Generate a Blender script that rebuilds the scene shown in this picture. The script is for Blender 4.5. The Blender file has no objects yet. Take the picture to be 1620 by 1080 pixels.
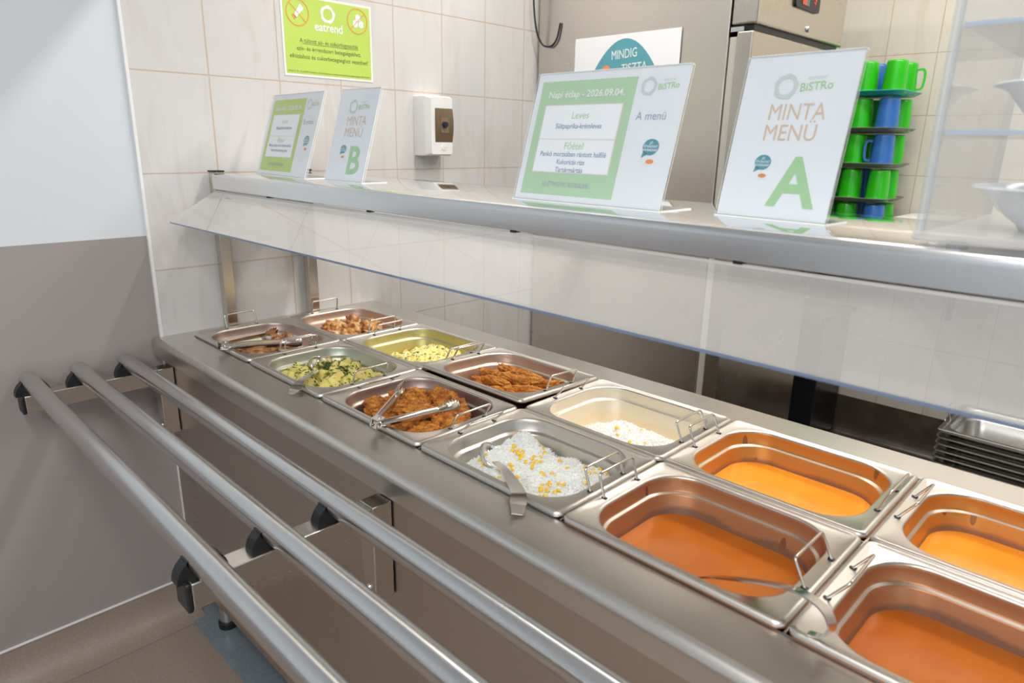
import bpy, bmesh, math, random
from mathutils import Vector, Matrix, noise
C = bpy.context.scene.collection
SC = bpy.context.scene
PI = math.pi

# ------------------------------------------------------------------ camera
cam_d = bpy.data.cameras.new('camera'); cam = bpy.data.objects.new('camera', cam_d); C.objects.link(cam)
SC.camera = cam
cam_d.sensor_width = 36.0; cam_d.lens = 36 * 1081.28 / 1620; cam_d.clip_start = 0.02
ya, pi_, ro = 2.34457384, -0.282169539, 0.0178454255
fw = Vector((math.cos(pi_) * math.cos(ya), math.cos(pi_) * math.sin(ya), math.sin(pi_)))
rt = Vector((math.sin(ya), -math.cos(ya), 0)); upv = rt.cross(fw)
r2 = rt * math.cos(ro) + upv * math.sin(ro); u2 = upv * math.cos(ro) - rt * math.sin(ro)
M = Matrix((r2, u2, -fw)).transposed().to_4x4(); M.translation = Vector((1.87888, -0.674795, 0.511826))
cam.matrix_world = M
cam_d.dof.use_dof = True; cam_d.dof.focus_distance = 1.45; cam_d.dof.aperture_fstop = 5.6

# ------------------------------------------------------------------ world, light, exposure
w = bpy.data.worlds.new('world'); SC.world = w; w.use_nodes = True
w.node_tree.nodes['Background'].inputs[0].default_value = (0.75, 0.86, 1.0, 1)
w.node_tree.nodes['Background'].inputs[1].default_value = 0.6
SC.view_settings.view_transform = 'Standard'; SC.view_settings.look = 'None'
SC.cycles.diffuse_bounces = 8; SC.view_settings.exposure = 0.0; SC.view_settings.gamma = 1; SC.view_settings.use_curve_mapping = False
ZF, ZC = -0.87, 2.0        # floor and ceiling, measured from the rim of the food pans
def area(name, loc, rot, sx, sy, power, col):
    d = bpy.data.lights.new(name, 'AREA'); d.shape = 'RECTANGLE'; d.size = sx; d.size_y = sy
    d.energy = power; d.color = col
    o = bpy.data.objects.new(name, d); o.location = loc; o.rotation_euler = rot; C.objects.link(o); return o
area('kitchen_tube_light', (1.2, 0.86, 1.95), (0, 0, 0), 2.4, 0.10, 34, (1.0, 0.945, 0.88))
area('kitchen_rear_light', (2.0, 1.9, 1.95), (0, 0, 0), 2.4, 0.30, 34, (1.0, 0.945, 0.88))
area('dining_ceiling_light', (2.3, -1.15, 1.97), (0, 0, 0), 1.6, 0.5, 36, (1.0, 0.98, 0.95))
area('dining_fill_light', (2.4, -2.7, 1.97), (0, 0, 0), 1.8, 0.6, 42, (0.97, 0.98, 1.0))  # unseen fill, placed to light the signs from the front
area('window_daylight', (4.95, -1.9, 0.85), (0, math.radians(90), 0), 1.5, 2.4, 9, (0.68, 0.84, 1.0))

# ------------------------------------------------------------------ materials
MATS = {}
def mat(name, col=(.8, .8, .8), rough=.5, metal=0., **k):
    if name in MATS: return MATS[name]
    m = bpy.data.materials.new(name); m.use_nodes = True; b = m.node_tree.nodes['Principled BSDF']
    b.inputs['Base Color'].default_value = (*col, 1); b.inputs['Roughness'].default_value = rough
    b.inputs['Metallic'].default_value = metal
    for kk, v in k.items(): b.inputs[kk.replace('_', ' ')].default_value = v
    MATS[name] = m; return m
def N(m, t, **k):
    n = m.node_tree.nodes.new(t)
    for kk, v in k.items(): setattr(n, kk, v)
    return n
def L(m, a, b): m.node_tree.links.new(a, b)
def coords(m, scale, kind='Object', off=(0, 0, 0)):
    t = N(m, 'ShaderNodeTexCoord'); mp = N(m, 'ShaderNodeMapping'); mp.inputs['Scale'].default_value = scale
    mp.inputs['Location'].default_value = off
    L(m, t.outputs[kind], mp.inputs[0]); return mp.outputs[0]
def ramp(m, fac, stops):
    r = N(m, 'ShaderNodeValToRGB'); L(m, fac, r.inputs[0]); e = r.color_ramp.elements
    while len(e) < len(stops): e.new(0.5)
    for i, (p, c) in enumerate(stops): e[i].position = p; e[i].color = (*c, 1)
    return r.outputs[0]
def bump(m, h, strength, dist=.001):
    b = N(m, 'ShaderNodeBump'); b.inputs['Strength'].default_value = strength; b.inputs['Distance'].default_value = dist
    L(m, h, b.inputs['Height']); L(m, b.outputs[0], m.node_tree.nodes['Principled BSDF'].inputs['Normal'])
def BS(m): return m.node_tree.nodes['Principled BSDF']
def steel(name, col=(.62, .60, .57), rough=.3, axis=0, amt=.02, blotch=.05):
    if name in MATS: return MATS[name]
    m = mat(name, col, rough, 1.0); s = [260., 260., 260.]; s[axis] = 3.
    n = N(m, 'ShaderNodeTexNoise'); n.inputs['Scale'].default_value = 1; n.inputs['Detail'].default_value = 3
    L(m, coords(m, s), n.inputs[0]); bump(m, n.outputs[0], amt, .0004)
    n2 = N(m, 'ShaderNodeTexNoise'); n2.inputs['Scale'].default_value = 3.5; n2.inputs['Detail'].default_value = 4
    L(m, coords(m, (1, 1, 1)), n2.inputs[0])
    mr = N(m, 'ShaderNodeMapRange'); mr.inputs[1].default_value = .3; mr.inputs[2].default_value = .7
    mr.inputs[3].default_value = rough - blotch; mr.inputs[4].default_value = rough + blotch
    L(m, n2.outputs[0], mr.inputs[0]); L(m, mr.outputs[0], BS(m).inputs['Roughness'])
    return m
def noisy(name, stops, scale=40, rough=.5, bs=.3, bd=.001, bscale=None, detail=5, **k):
    if name in MATS: return MATS[name]
    m = mat(name, stops[0][1], rough, **k); n = N(m, 'ShaderNodeTexNoise'); n.inputs['Scale'].default_value = scale
    n.inputs['Detail'].default_value = detail; L(m, coords(m, (1, 1, 1)), n.inputs[0])
    L(m, ramp(m, n.outputs[0], stops), BS(m).inputs['Base Color'])
    n2 = N(m, 'ShaderNodeTexNoise'); n2.inputs['Scale'].default_value = bscale or scale * 4; n2.inputs['Detail'].default_value = 4
    L(m, coords(m, (1, 1, 1)), n2.inputs[0]); bump(m, n2.outputs[0], bs, bd); return m
def sheetglass(name, tint=(.96, .98, .99), rough=.02, boost=1.0, haze=0.0):
    """thin clear sheet: straight-through plus a Fresnel reflection"""
    if name in MATS: return MATS[name]
    m = bpy.data.materials.new(name); m.use_nodes = True; nt = m.node_tree; nt.nodes.clear()
    o = N(m, 'ShaderNodeOutputMaterial'); mx = N(m, 'ShaderNodeMixShader'); tr = N(m, 'ShaderNodeBsdfTransparent')
    gl = N(m, 'ShaderNodeBsdfGlossy'); lw = N(m, 'ShaderNodeLayerWeight'); lw.inputs[0].default_value = .5
    fr = N(m, 'ShaderNodeMath', operation='POWER'); fr.inputs[1].default_value = 5; L(m, lw.outputs['Facing'], fr.inputs[0])
    ml = N(m, 'ShaderNodeMath', operation='MULTIPLY_ADD'); ml.inputs[1].default_value = .9 * boost; ml.inputs[2].default_value = .04 * boost; ml.use_clamp = True
    tr.inputs[0].default_value = (*tint, 1); gl.inputs['Roughness'].default_value = rough
    L(m, fr.outputs[0], ml.inputs[0]); L(m, ml.outputs[0], mx.inputs[0]); L(m, tr.outputs[0], mx.inputs[1]); L(m, gl.outputs[0], mx.inputs[2])
    out = mx.outputs[0]
    if haze:
        m2 = N(m, 'ShaderNodeMixShader'); df = N(m, 'ShaderNodeBsdfDiffuse'); df.inputs[0].default_value = (.95, .92, .88, 1)
        m2.inputs[0].default_value = haze; L(m, out, m2.inputs[1]); L(m, df.outputs[0], m2.inputs[2]); out = m2.outputs[0]
    L(m, out, o.inputs[0]); MATS[name] = m; return m
def tiles(name, comp, offu, offv, base, grout, w_=.2, h_=.25):
    m = mat(name, base, .12); t = N(m, 'ShaderNodeNewGeometry'); sp = N(m, 'ShaderNodeSeparateXYZ'); L(m, t.outputs['Position'], sp.inputs[0])
    cb = N(m, 'ShaderNodeCombineXYZ')
    for i, (c, o) in enumerate(((comp, offu), ('Z', offv))):
        a = N(m, 'ShaderNodeMath', operation='ADD'); a.inputs[1].default_value = -o + 10 * (w_, h_)[i]
        L(m, sp.outputs[c], a.inputs[0]); L(m, a.outputs[0], cb.inputs[i])
    br = N(m, 'ShaderNodeTexBrick'); br.offset = 0; br.inputs['Scale'].default_value = 1; br.inputs['Mortar Size'].default_value = .0022
    br.inputs['Mortar Smooth'].default_value = .3; br.inputs['Brick Width'].default_value = w_; br.inputs['Row Height'].default_value = h_
    br.inputs['Color1'].default_value = (*base, 1); br.inputs['Color2'].default_value = (*[c * .985 for c in base], 1)
    br.inputs['Mortar'].default_value = (*grout, 1); L(m, cb.outputs[0], br.inputs[0])
    n = N(m, 'ShaderNodeTexNoise'); n.inputs['Scale'].default_value = 2.2; n.inputs['Detail'].default_value = 5; n.inputs['Distortion'].default_value = 1.5
    mp = N(m, 'ShaderNodeMapping'); mp.inputs['Scale'].default_value = (6, 6, 1.4); L(m, t.outputs['Position'], mp.inputs[0]); L(m, mp.outputs[0], n.inputs[0])
    vein = ramp(m, n.outputs[0], [(.30, (.93, .90, .87)), (.5, (1, 1, 1)), (.75, (1, .975, .95))])
    mx = N(m, 'ShaderNodeMix', data_type='RGBA', blend_type='MULTIPLY'); mx.inputs[0].default_value = .8
    L(m, br.outputs[0], mx.inputs[6]); L(m, vein, mx.inputs[7]); L(m, mx.outputs[2], BS(m).inputs['Base Color'])
    inv = N(m, 'ShaderNodeMath', operation='SUBTRACT'); inv.inputs[0].default_value = 1; L(m, br.outputs['Fac'], inv.inputs[1])
    bump(m, inv.outputs[0], .5, .0015); return m

S_TOP = steel('brushed steel worktop', (.70, .67, .63), .33, 0)
S_PANEL = steel('brushed steel front panel', (.58, .515, .46), .30, 0)
S_PAN = steel('pressed steel pan', (.68, .65, .60), .34, 0, .03, .05)
S_BAR = steel('satin steel tube', (.66, .66, .66), .24, 0, .05, .04)
S_ARM = steel('satin steel square tube', (.62, .58, .53), .25, 1, .08, .04)
S_POST = steel('satin steel upright', (.60, .55, .49), .22, 2, .08, .04)
S_SHELF = steel('satin steel shelf edge', (.74, .75, .76), .22, 0, .08, .04)
S_GLOSS = steel('polished steel shelf top', (.86, .86, .86), .07, 0, .01, .01)
S_UT = mat('polished utensil steel', (.72, .70, .67), .16, 1.0)
S_WIRE = mat('steel wire', (.70, .66, .60), .2, 1.0)
S_FR = steel('brushed steel fridge side', (.64, .60, .55), .30, 2, .006, .06)
S_DOOR = steel('brushed steel fridge door', (.56, .52, .46), .26, 2, .006, .05)
DARKST = steel('dark steel', (.20, .19, .18), .3, 2)
BLACK = mat('black plastic', (.012, .013, .015), .42)
WHITEPL = mat('white plastic', (.86, .86, .85), .3)
PANE = sheetglass('clear sneeze pane', (.965, .975, .985), .02, 3.2, .17)  # diffuse haze stands in for the room reflected in the pane
ACRYL = sheetglass('clear acrylic', (.97, .98, .985), .03, 1.0)
CASEGL = sheetglass('hazy display acrylic', (.985, .99, .995), .05, 1.5, .07)
EDGE = mat('blue pane edge', (.27, .38, .58), .2)
ACEDGE = mat('white acrylic edge', (.85, .87, .86), .25)
WPAINT = mat('white wall paint', (.66, .71, .75), .55)
TAUPE = noisy('taupe wall paint', [(.3, (.335, .30, .285)), (.7, (.35, .315, .30))], 3, .38, .12, .0006, 350)
LINO = noisy('brown vinyl floor', [(.2, (.28, .215, .175)), (.55, (.32, .25, .205)), (.72, (.36, .285, .24))], 160, .34, .05, .0004, 30)
BLUEV = noisy('blue grey vinyl strip', [(.3, (.18, .22, .245)), (.7, (.23, .275, .30))], 90, .4, .05)
CEIL = mat('white ceiling', (.85, .85, .84), .6)

# ------------------------------------------------------------------ geometry helpers
def finish(name, bm, m, parent=None, smooth=None, bevel=0, solid=0, loc=None, rot=None):
    me = bpy.data.meshes.new(name); bm.to_mesh(me); bm.free()
    for x in (m if isinstance(m, (list, tuple)) else [m]): me.materials.append(x)
    o = bpy.data.objects.new(name, me); C.objects.link(o)
    if smooth is not None:
        me.shade_smooth()
        if smooth < 179: me.set_sharp_from_angle(angle=math.radians(smooth))
    if solid:
        s = o.modifiers.new('s', 'SOLIDIFY'); s.thickness = solid; s.offset = 0
    if bevel:
        b = o.modifiers.new('b', 'BEVEL'); b.width = bevel; b.segments = 3; b.limit_method = 'ANGLE'; b.angle_limit = math.radians(40)
        me.shade_smooth(); b.harden_normals = False; me.set_sharp_from_angle(angle=math.radians(60))
    if parent: o.parent = parent
    if loc: o.location = loc
    if rot: o.rotation_euler = rot
    return o
def tag(o, label=None, cat=None, group=None, kind=None):
    if label: o['label'] = label
    if cat: o['category'] = cat
    if group: o['group'] = group
    if kind: o['kind'] = kind
    return o
def thing(name, label, cat, loc=(0, 0, 0), rz=0, group=None):
    o = bpy.data.objects.new(name, None); C.objects.link(o); o.location = loc; o.rotation_euler = (0, 0, rz)
    o.empty_display_size = .05
    return tag(o, label, cat, group)
def box(bm, x0, x1, y0, y1, z0, z1, mi=0, mtx=None):
    vs = [bm.verts.new((x, y, z)) for z in (z0, z1) for y in (y0, y1) for x in (x0, x1)]
    if mtx:
        for v in vs: v.co = mtx @ v.co
    for f in ((0, 2, 3, 1), (4, 5, 7, 6), (0, 1, 5, 4), (2, 6, 7, 3), (0, 4, 6, 2), (1, 3, 7, 5)):
        fc = bm.faces.new([vs[i] for i in f]); fc.material_index = mi
    return vs
def B(*a, **k):
    bm = bmesh.new(); box(bm, *a, **k); return bm
def rr(x0, x1, y0, y1, r, z, n=6):
    r = max(min(r, (x1 - x0) / 2 - 1e-5, (y1 - y0) / 2 - 1e-5), 1e-5); out = []
    for cx, cy, a in ((x1 - r, y1 - r, 0), (x0 + r, y1 - r, 90), (x0 + r, y0 + r, 180), (x1 - r, y0 + r, 270)):
        for i in range(n + 1):
            t = math.radians(a + 90 * i / n); out.append(Vector((cx + r * math.cos(t), cy + r * math.sin(t), z)))
    return out
def loft(bm, loops, cap0=False, cap1=False, closed=True, mi=0):
    L_ = [[bm.verts.new(p) for p in lp] for lp in loops]
    for a, b in zip(L_, L_[1:]):
        n = len(a)
        for i in range(n if closed else n - 1):
            j = (i + 1) % n; f = bm.faces.new((a[i], a[j], b[j], b[i])); f.material_index = mi
    if cap0: bm.faces.new(L_[0][::-1]).material_index = mi
    if cap1: bm.faces.new(L_[-1]).material_index = mi
    return L_
def tube(bm, pts, r, n=10, mi=0, closed=False):
    pts = [Vector(p) for p in pts]; rings = []; ref = None
    for i, p in enumerate(pts):
        if closed: t = (pts[(i + 1) % len(pts)] - pts[i - 1])
        else: t = (pts[min(i + 1, len(pts) - 1)] - pts[max(i - 1, 0)])
        t.normalize()
        if ref is None: ref = Vector((0, 0, 1)) if abs(t.z) < .9 else Vector((1, 0, 0))
        a = (ref - t * ref.dot(t)).normalized(); b = t.cross(a); ref = a
        rings.append([p + (a * math.cos(2 * PI * k / n) + b * math.sin(2 * PI * k / n)) * r for k in range(n)])
    if closed: rings.append(rings[0])
    loft(bm, rings, not closed, not closed, mi=mi)
    if closed: bmesh.ops.remove_doubles(bm, verts=bm.verts, dist=1e-6)
def fillet(pts, r, n=4):
    pts = [Vector(p) for p in pts]; out = [pts[0]]
    for a, b, c in zip(pts, pts[1:], pts[2:]):
        d1 = (a - b); d2 = (c - b); k = min(r, d1.length * .45, d2.length * .45)
        p, q = b + d1.normalized() * k, b + d2.normalized() * k
        for i in range(n + 1):
            t = i / n; out.append(p * (1 - t) ** 2 + b * 2 * t * (1 - t) + q * t ** 2)
    out.append(pts[-1]); return out
def lathe(bm, prof, n=32, cx=0, cy=0, mi=0, cap0=False, cap1=False):
    loft(bm, [[Vector((cx + r * math.cos(2 * PI * k / n), cy + r * math.sin(2 * PI * k / n), z)) for k in range(n)] for r, z in prof], cap0, cap1, mi=mi)
def ribbon(bm, pts, wdir, width, th, mi=0):
    """flat strip along a path; wdir one vector or a list, width one number or a list"""
    pts = [Vector(p) for p in pts]; rings = []
    for i, p in enumerate(pts):
        t = (pts[min(i + 1, len(pts) - 1)] - pts[max(i - 1, 0)]).normalized()
        wd = Vector(wdir[i] if isinstance(wdir, list) else wdir); wd = (wd - t * wd.dot(t)).normalized(); nn = t.cross(wd)
        hw = (width[i] if isinstance(width, list) else width) / 2
        rings.append([p + wd * hw + nn * th / 2, p - wd * hw + nn * th / 2, p - wd * hw - nn * th / 2, p + wd * hw - nn * th / 2])
    loft(bm, rings, True, True, mi=mi)
def spline(pts, n=6):
    P = [Vector(p) for p in pts]; P = [P[0] * 2 - P[1]] + P + [P[-1] * 2 - P[-2]]; out = []
    for i in range(1, len(P) - 2):
        for k in range(n):
            t = k / n; a, b, c, d = P[i - 1:i + 3]
            out.append(.5 * ((2 * b) + (c - a) * t + (2 * a - 5 * b + 4 * c - d) * t * t + (3 * b - a - 3 * c + d) * t ** 3))
    out.append(P[-2]); return out
def blob(seed, sx, sy, sz, amp=.25, freq=2.0, fine=.0, ffreq=9, sub=4, rz=0, bend=0):
    bm = bmesh.new(); bmesh.ops.create_icosphere(bm, subdivisions=sub, radius=1); o = Vector((seed * 7.31, seed * 3.17, seed * 1.7))
    for v in bm.verts:
        d = v.co.normalized(); k = 1 + amp * noise.noise(d * freq + o) + amp * .5 * noise.noise(d * freq * 2.3 + o)
        v.co = Vector((d.x * sx, d.y * sy, d.z * sz)) * k
        if fine: v.co += d * fine * noise.noise(v.co * ffreq * 40 + o) + d * fine * .6 * noise.noise(v.co * ffreq * 95 + o)
        if bend: v.co.z += bend * (v.co.x / sx) ** 2 * sz; v.co.y += bend * .6 * (v.co.x / sx) ** 2 * sy
    if rz: bmesh.ops.rotate(bm, verts=bm.verts, cent=(0, 0, 0), matrix=Matrix.Rotation(rz, 3, 'Z'))
    return bm

# ------------------------------------------------------------------ printing (lettering, logos) on flat sheets
class Print:
    """flat artwork in the sheet's own plane: u to the right, v up, facing -Y; one mesh with material slots"""
    def __init__(s): s.bm = bmesh.new(); s.mats = []
    def mi(s, m):
        if m not in s.mats: s.mats.append(m)
        return s.mats.index(m)
    def poly(s, pts, m, lay):
        f = s.bm.faces.new([s.bm.verts.new((u, -lay * .00025, v)) for u, v in pts]); f.material_index = s.mi(m)
        f.normal_update()
        if f.normal.y > 0: f.normal_flip()
    def rect(s, u0, v0, u1, v1, m, lay): s.poly([(u0, v0), (u1, v0), (u1, v1), (u0, v1)], m, lay)
    def disc(s, u, v, r, m, lay, n=28, ry=None): s.poly([(u + r * math.cos(2 * PI * k / n), v + (ry or r) * math.sin(2 * PI * k / n)) for k in range(n)], m, lay)
    def ring(s, u, v, ro_, ri, m, lay, n=36, wob=0):
        i = s.mi(m); A = []; Bq = []
        for k in range(n):
            a = 2 * PI * k / n; q = 1 + wob * math.sin(a * 5 + 1) + wob * .6 * math.sin(a * 9)
            A.append(s.bm.verts.new((u + ro_ * q * math.cos(a), -lay * .00025, v + ro_ * q * math.sin(a)))); Bq.append(s.bm.verts.new((u + ri * math.cos(a), -lay * .00025, v + ri * math.sin(a))))
        for k in range(n):
            j = (k + 1) % n; s.bm.faces.new((A[k], A[j], Bq[j], Bq[k])).material_index = i
    def line(s, u0, v0, u1, v1, w_, m, lay):
        d = Vector((u1 - u0, v1 - v0)).normalized() * w_ / 2; s.poly([(u0 - d.y, v0 + d.x), (u0 + d.y, v0 - d.x), (u1 + d.y, v1 - d.x), (u1 - d.y, v1 + d.x)], m, lay)
    def text(s, txt, u, v, size, m, lay, align='CENTER', bold=0., shear=0., width=None, rot=0, space=1.0):
        cu = bpy.data.curves.new('lettering', 'FONT'); cu.body = txt; cu.size = size; cu.align_x = align; cu.offset = bold * size; cu.shear = shear
        cu.space_character = space; cu.resolution_u = 3
        ob = bpy.data.objects.new('lettering', cu); C.objects.link(ob); bpy.context.view_layer.update()
        me = bpy.data.meshes.new_from_object(ob.evaluated_get(bpy.context.evaluated_depsgraph_get()))
        xs = [q.co.x for q in me.vertices] or [0]; k = 1.0
        if width: k = width / max(max(xs) - min(xs), 1e-6)
        i = s.mi(m); vs = []
        for q in me.vertices:
            x, y = q.co.x * k, q.co.y; x, y = x * math.cos(rot) - y * math.sin(rot), x * math.sin(rot) + y * math.cos(rot)
            vs.append(s.bm.verts.new((u + x, -lay * .00025, v + y)))
        for p in me.polygons:
            try: s.bm.faces.new([vs[j] for j in p.vertices]).material_index = i
            except ValueError: pass
        bpy.data.objects.remove(ob); bpy.data.curves.remove(cu); bpy.data.meshes.remove(me)
    def build(s, name, parent=None, **k): return finish(name, s.bm, s.mats, parent, **k)

# ------------------------------------------------------------------ the room
def struct(name, bm, m, **k): return tag(finish(name, bm, m, **k), kind='structure')
XW, YB = -0.05, 2.75
TILE_L = tiles('cream wall tiles of the end wall', 'Y', .1345, .17, (.68, .665, .655), (.60, .48, .39))
TILE_B = tiles('cream wall tiles of the back wall', 'X', .98, .155, (.74, .69, .61), (.60, .46, .33))
bm = bmesh.new()
box(bm, XW - .15, XW - .008, -3.5, -.062, .263, ZC, 1); box(bm, XW - .15, XW - .008, -3.5, -.062, ZF, .263, 2)
box(bm, XW - .15, XW, -.062, YB + .1, ZF, ZC, 0); box(bm, XW - .012, XW + .0015, -.067, -.060, ZF + .11, ZC, 3)
struct('wall_left', bm, [TILE_L, WPAINT, TAUPE, WHITEPL])
struct('wall_back', B(XW - .15, 5.1, YB, YB + .15, ZF, ZC), TILE_B)
bm = bmesh.new()
box(bm, 5.0, 5.15, -3.6, -3.1, ZF, ZC); box(bm, 5.0, 5.15, -.7, YB + .1, ZF, ZC); box(bm, 5.0, 5.15, -3.1, -.7, ZF, .1); box(bm, 5.0, 5.15, -3.1, -.7, 1.6, ZC)
struct('wall_right', bm, WPAINT)
bm = bmesh.new(); box(bm, XW - .15, 5.1, -3.65, -3.5, .263, ZC, 0); box(bm, XW - .15, 5.1, -3.65, -3.5, ZF, .263, 1)
struct('wall_front', bm, [WPAINT, WPAINT])
bm = bmesh.new()
for y in (-3.1, -2.32, -1.54, -.75): box(bm, 5.0, 5.06, y, y + .05, .1, 1.6)
for z in (.1, 1.55): box(bm, 5.0, 5.06, -3.1, -.7, z, z + .05)
struct('window_1', bm, WHITEPL)
struct('ceiling', B(XW - .15, 5.1, -3.6, YB + .1, ZC, ZC + .1), CEIL)
LINO2 = noisy('shade darkened kitchen vinyl', [(.2, (.060, .045, .035)), (.55, (.085, .065, .05)), (.8, (.12, .095, .075))], 12, .25, .05, .0004, 30)  # kitchen vinyl and upstand, darkened in colour to stand for shade
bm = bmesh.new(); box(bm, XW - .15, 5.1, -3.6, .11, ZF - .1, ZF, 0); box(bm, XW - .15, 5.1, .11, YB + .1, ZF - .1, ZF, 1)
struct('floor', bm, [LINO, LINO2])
struct('wall_hatch', B(XW, 5.0, .06, .16, 1.135, ZC), WPAINT)          # unseen wall above the counter, set by the diagonal shadow on wall_left
def cove(name, path0, path1, inward, top, m=None):
    bm = bmesh.new(); n = 8; rings = []
    for p in (Vector(path0), Vector(path1)):
        ring = [p + Vector((0, 0, top - ZF))]
        h = min(top - ZF, .10); R_ = h * .8
        ring.append(p + Vector((0, 0, R_)) + Vector(inward) * .002)
        for k in range(n + 1):
            a = PI / 2 * k / n; ring.append(p + Vector(inward) * (.002 + R_ * (1 - math.cos(a))) + Vector((0, 0, R_ * (1 - math.sin(a)) + .001)))
        ring.append(p + Vector((0, 0, 0)))
        rings.append(ring)
    loft(bm, rings, True, True); bmesh.ops.recalc_face_normals(bm, faces=bm.faces)
    return struct(name, bm, m or LINO, smooth=40)
cove('baseboard_left', (XW - .008, -3.5, ZF), (XW - .008, -.062, ZF), (1, 0, 0), -.762)
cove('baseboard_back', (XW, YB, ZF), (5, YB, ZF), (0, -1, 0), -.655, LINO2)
struct('trim_1', B(XW - .008, XW - .004, -3.5, -.062, -.762, -.757), WHITEPL)

# ------------------------------------------------------------------ serving counter
cnt = thing('serving_counter', 'long brushed steel heated serving counter with a dark front panel', 'counter', (0, 0, ZF))
def K(name, bm, m, parent=cnt, **k):   # child built in world coordinates
    off = parent.location; bmesh.ops.translate(bm, verts=bm.verts, vec=-Vector(off)); return finish(name, bm, m, parent, **k)
HX1, HY0, HY1, ZT = 2.31, .004, .527, -.0095
bm = bmesh.new()     # worktop: rolled front edge, lip, holes for the wells
for (x0, x1, y0, y1) in ((XW, .002, -.075, .62), (.002, HX1, -.075, HY0), (.002, HX1, HY1, .62), (HX1, 3.2, -.075, .62)):
    box(bm, x0, x1, y0, y1, ZT - .002, ZT)
prof = [(-.075, ZT), (-.081, ZT - .0012), (-.0865, ZT - .0045), (-.0895, ZT - .010), (-.090, ZT - .016), (-.090, -.055), (-.070, -.060), (-.070, -.058), (-.087, -.053), (-.087, -.02), (-.075, ZT - .002)]
loft(bm, [[Vector((x, y, z)) for y, z in prof] for x in (XW, 3.2)], True, True)
prof = [(.62, ZT), (.624, ZT - .002), (.625, ZT - .006), (.625, -.045), (.622, -.045), (.62, ZT - .002)]
loft(bm, [[Vector((x, y, z)) for y, z in prof[::-1]] for x in (XW, 3.2)], True, True)
bmesh.ops.recalc_face_normals(bm, faces=bm.faces)
K('countertop', bm, S_TOP, smooth=50)
K('front_panel', B(XW + .004, 3.2, -.066, -.055, -.765, -.052), S_PANEL)
K('rear_panel', B(XW + .004, 3.2, .55, .56, -.765, -.052), S_PANEL)
bm = bmesh.new(); box(bm, -.02, 3.18, -.054, .549, -.765, -.755)
K('base_shelf', bm, S_PANEL)
bm = bmesh.new()
for i in range(1, 7): box(bm, i * .33 - .0015, i * .33 + .0015, HY0, HY1, -.012, -.008)
box(bm, 0.002, HX1, .263, .266, -.014, -.009)
K('well_divider', bm, S_TOP)
bm = bmesh.new(); loft(bm, [rr(0, HX1, HY0 - .002, HY1 + .002, .004, -.008), rr(.01, HX1 - .01, .012, .52, .01, -.21)], False, True)
K('hot_well', bm, DARKST)
for x in (.10, 1.6, 3.0):
    bm = bmesh.new(); lathe(bm, [(.019, -.76), (.019, -.80), (.024, -.802), (.024, -.845)], 16, x, -.03, 0, True, True)
    lathe(bm, [(.026, -.845), (.028, -.85), (.028, ZF)], 16, x, -.03, 1, True, True)
    K('foot', bm, [S_BAR, BLACK])
tag(finish('floor_strip', B(XW, 3.2, -.10, .5, ZF, ZF + .002), BLUEV), kind='structure'); bpy.data.objects['floor_strip'].name = 'floor_strip'
struct('trim_2', B(XW, 3.2, .10, .115, ZF + .002, ZF + .085), BLUEV)

# tray slide: three tubes on brackets
sl = thing('tray_slide', 'three steel tubes on brackets, tray slide along the counter front', 'tray rail', (0, -.26, ZF))
for y in (-.381, -.275, -.167):
    bm = bmesh.new(); lathe(bm, [(0.0, -.034), (.015, -.034), (.019, -.031), (.019, 3.15), (0, 3.15)], 28)
    bmesh.ops.rotate(bm, verts=bm.verts, cent=(0, 0, 0), matrix=Matrix.Rotation(PI / 2, 3, 'Y')); bmesh.ops.translate(bm, verts=bm.verts, vec=(0, y, -.05))
    K('rail', bm, S_BAR, sl, smooth=50)
for ax in (.0, .985, 2.3):
    w2 = .020
    K('bracket_arm', B(ax - w2, ax + w2, -.402, -.107, -.120, -.078), S_ARM, sl, bevel=.002)
    a = K('bracket_leg', B(ax - w2, ax + w2, -.107, -.068, -.265, -.078), S_ARM, sl, bevel=.002)
    K('spacer', B(ax - w2 + .004, ax + w2 - .004, -.070, -.0655, -.26, -.082), BLACK, sl)
    K('end_cap', B(ax - w2 - .001, ax + w2 + .001, -.410, -.402, -.122, -.076), BLACK, sl, bevel=.003)
    for z in (-.13, -.24):
        bm = bmesh.new(); lathe(bm, [(0, .005), (.0035, .0048), (.006, .003), (.007, 0)], 14)
        bmesh.ops.rotate(bm, verts=bm.verts, cent=(0, 0, 0), matrix=Matrix.Rotation(PI / 2, 3, 'X')); bmesh.ops.translate(bm, verts=bm.verts, vec=(ax, -.107, z))
        K('bolt', bm, S_BAR, sl, smooth=40)
    for y in (-.381, -.275, -.167):
        bm = bmesh.new(); R_ = .036; n = 14; lo = []
        pts = [(R_ * math.cos(PI * k / n), R_ * math.sin(PI * k / n)) for k in range(n + 1)]
        # half disc with a round seat for the tube
        seat = [(.021 * math.cos(PI - PI * k / n) * 1.0, .032 - .0215 * math.sin(PI * k / n) + .0) for k in range(n + 1)]
        for sx in (-.011, .011):
            pp = [(-R_, 0)] + [(R_ * math.cos(PI - .34 * PI * k / 5), R_ * math.sin(PI - .34 * PI * k / 5)) for k in range(6)] + seat + [(R_ * math.cos(.34 * PI - .34 * PI * k / 5), R_ * math.sin(.34 * PI - .34 * PI * k / 5)) for k in range(6)] + [(R_, 0)]
            lo.append([Vector((ax + sx, y + a_, -.079 + b_)) for a_, b_ in pp])
        loft(bm, lo, True, True); bmesh.ops.remove_doubles(bm, verts=bm.verts, dist=1e-5); bmesh.ops.recalc_face_normals(bm, faces=bm.faces)
        K('saddle', bm, BLACK, sl)

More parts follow.
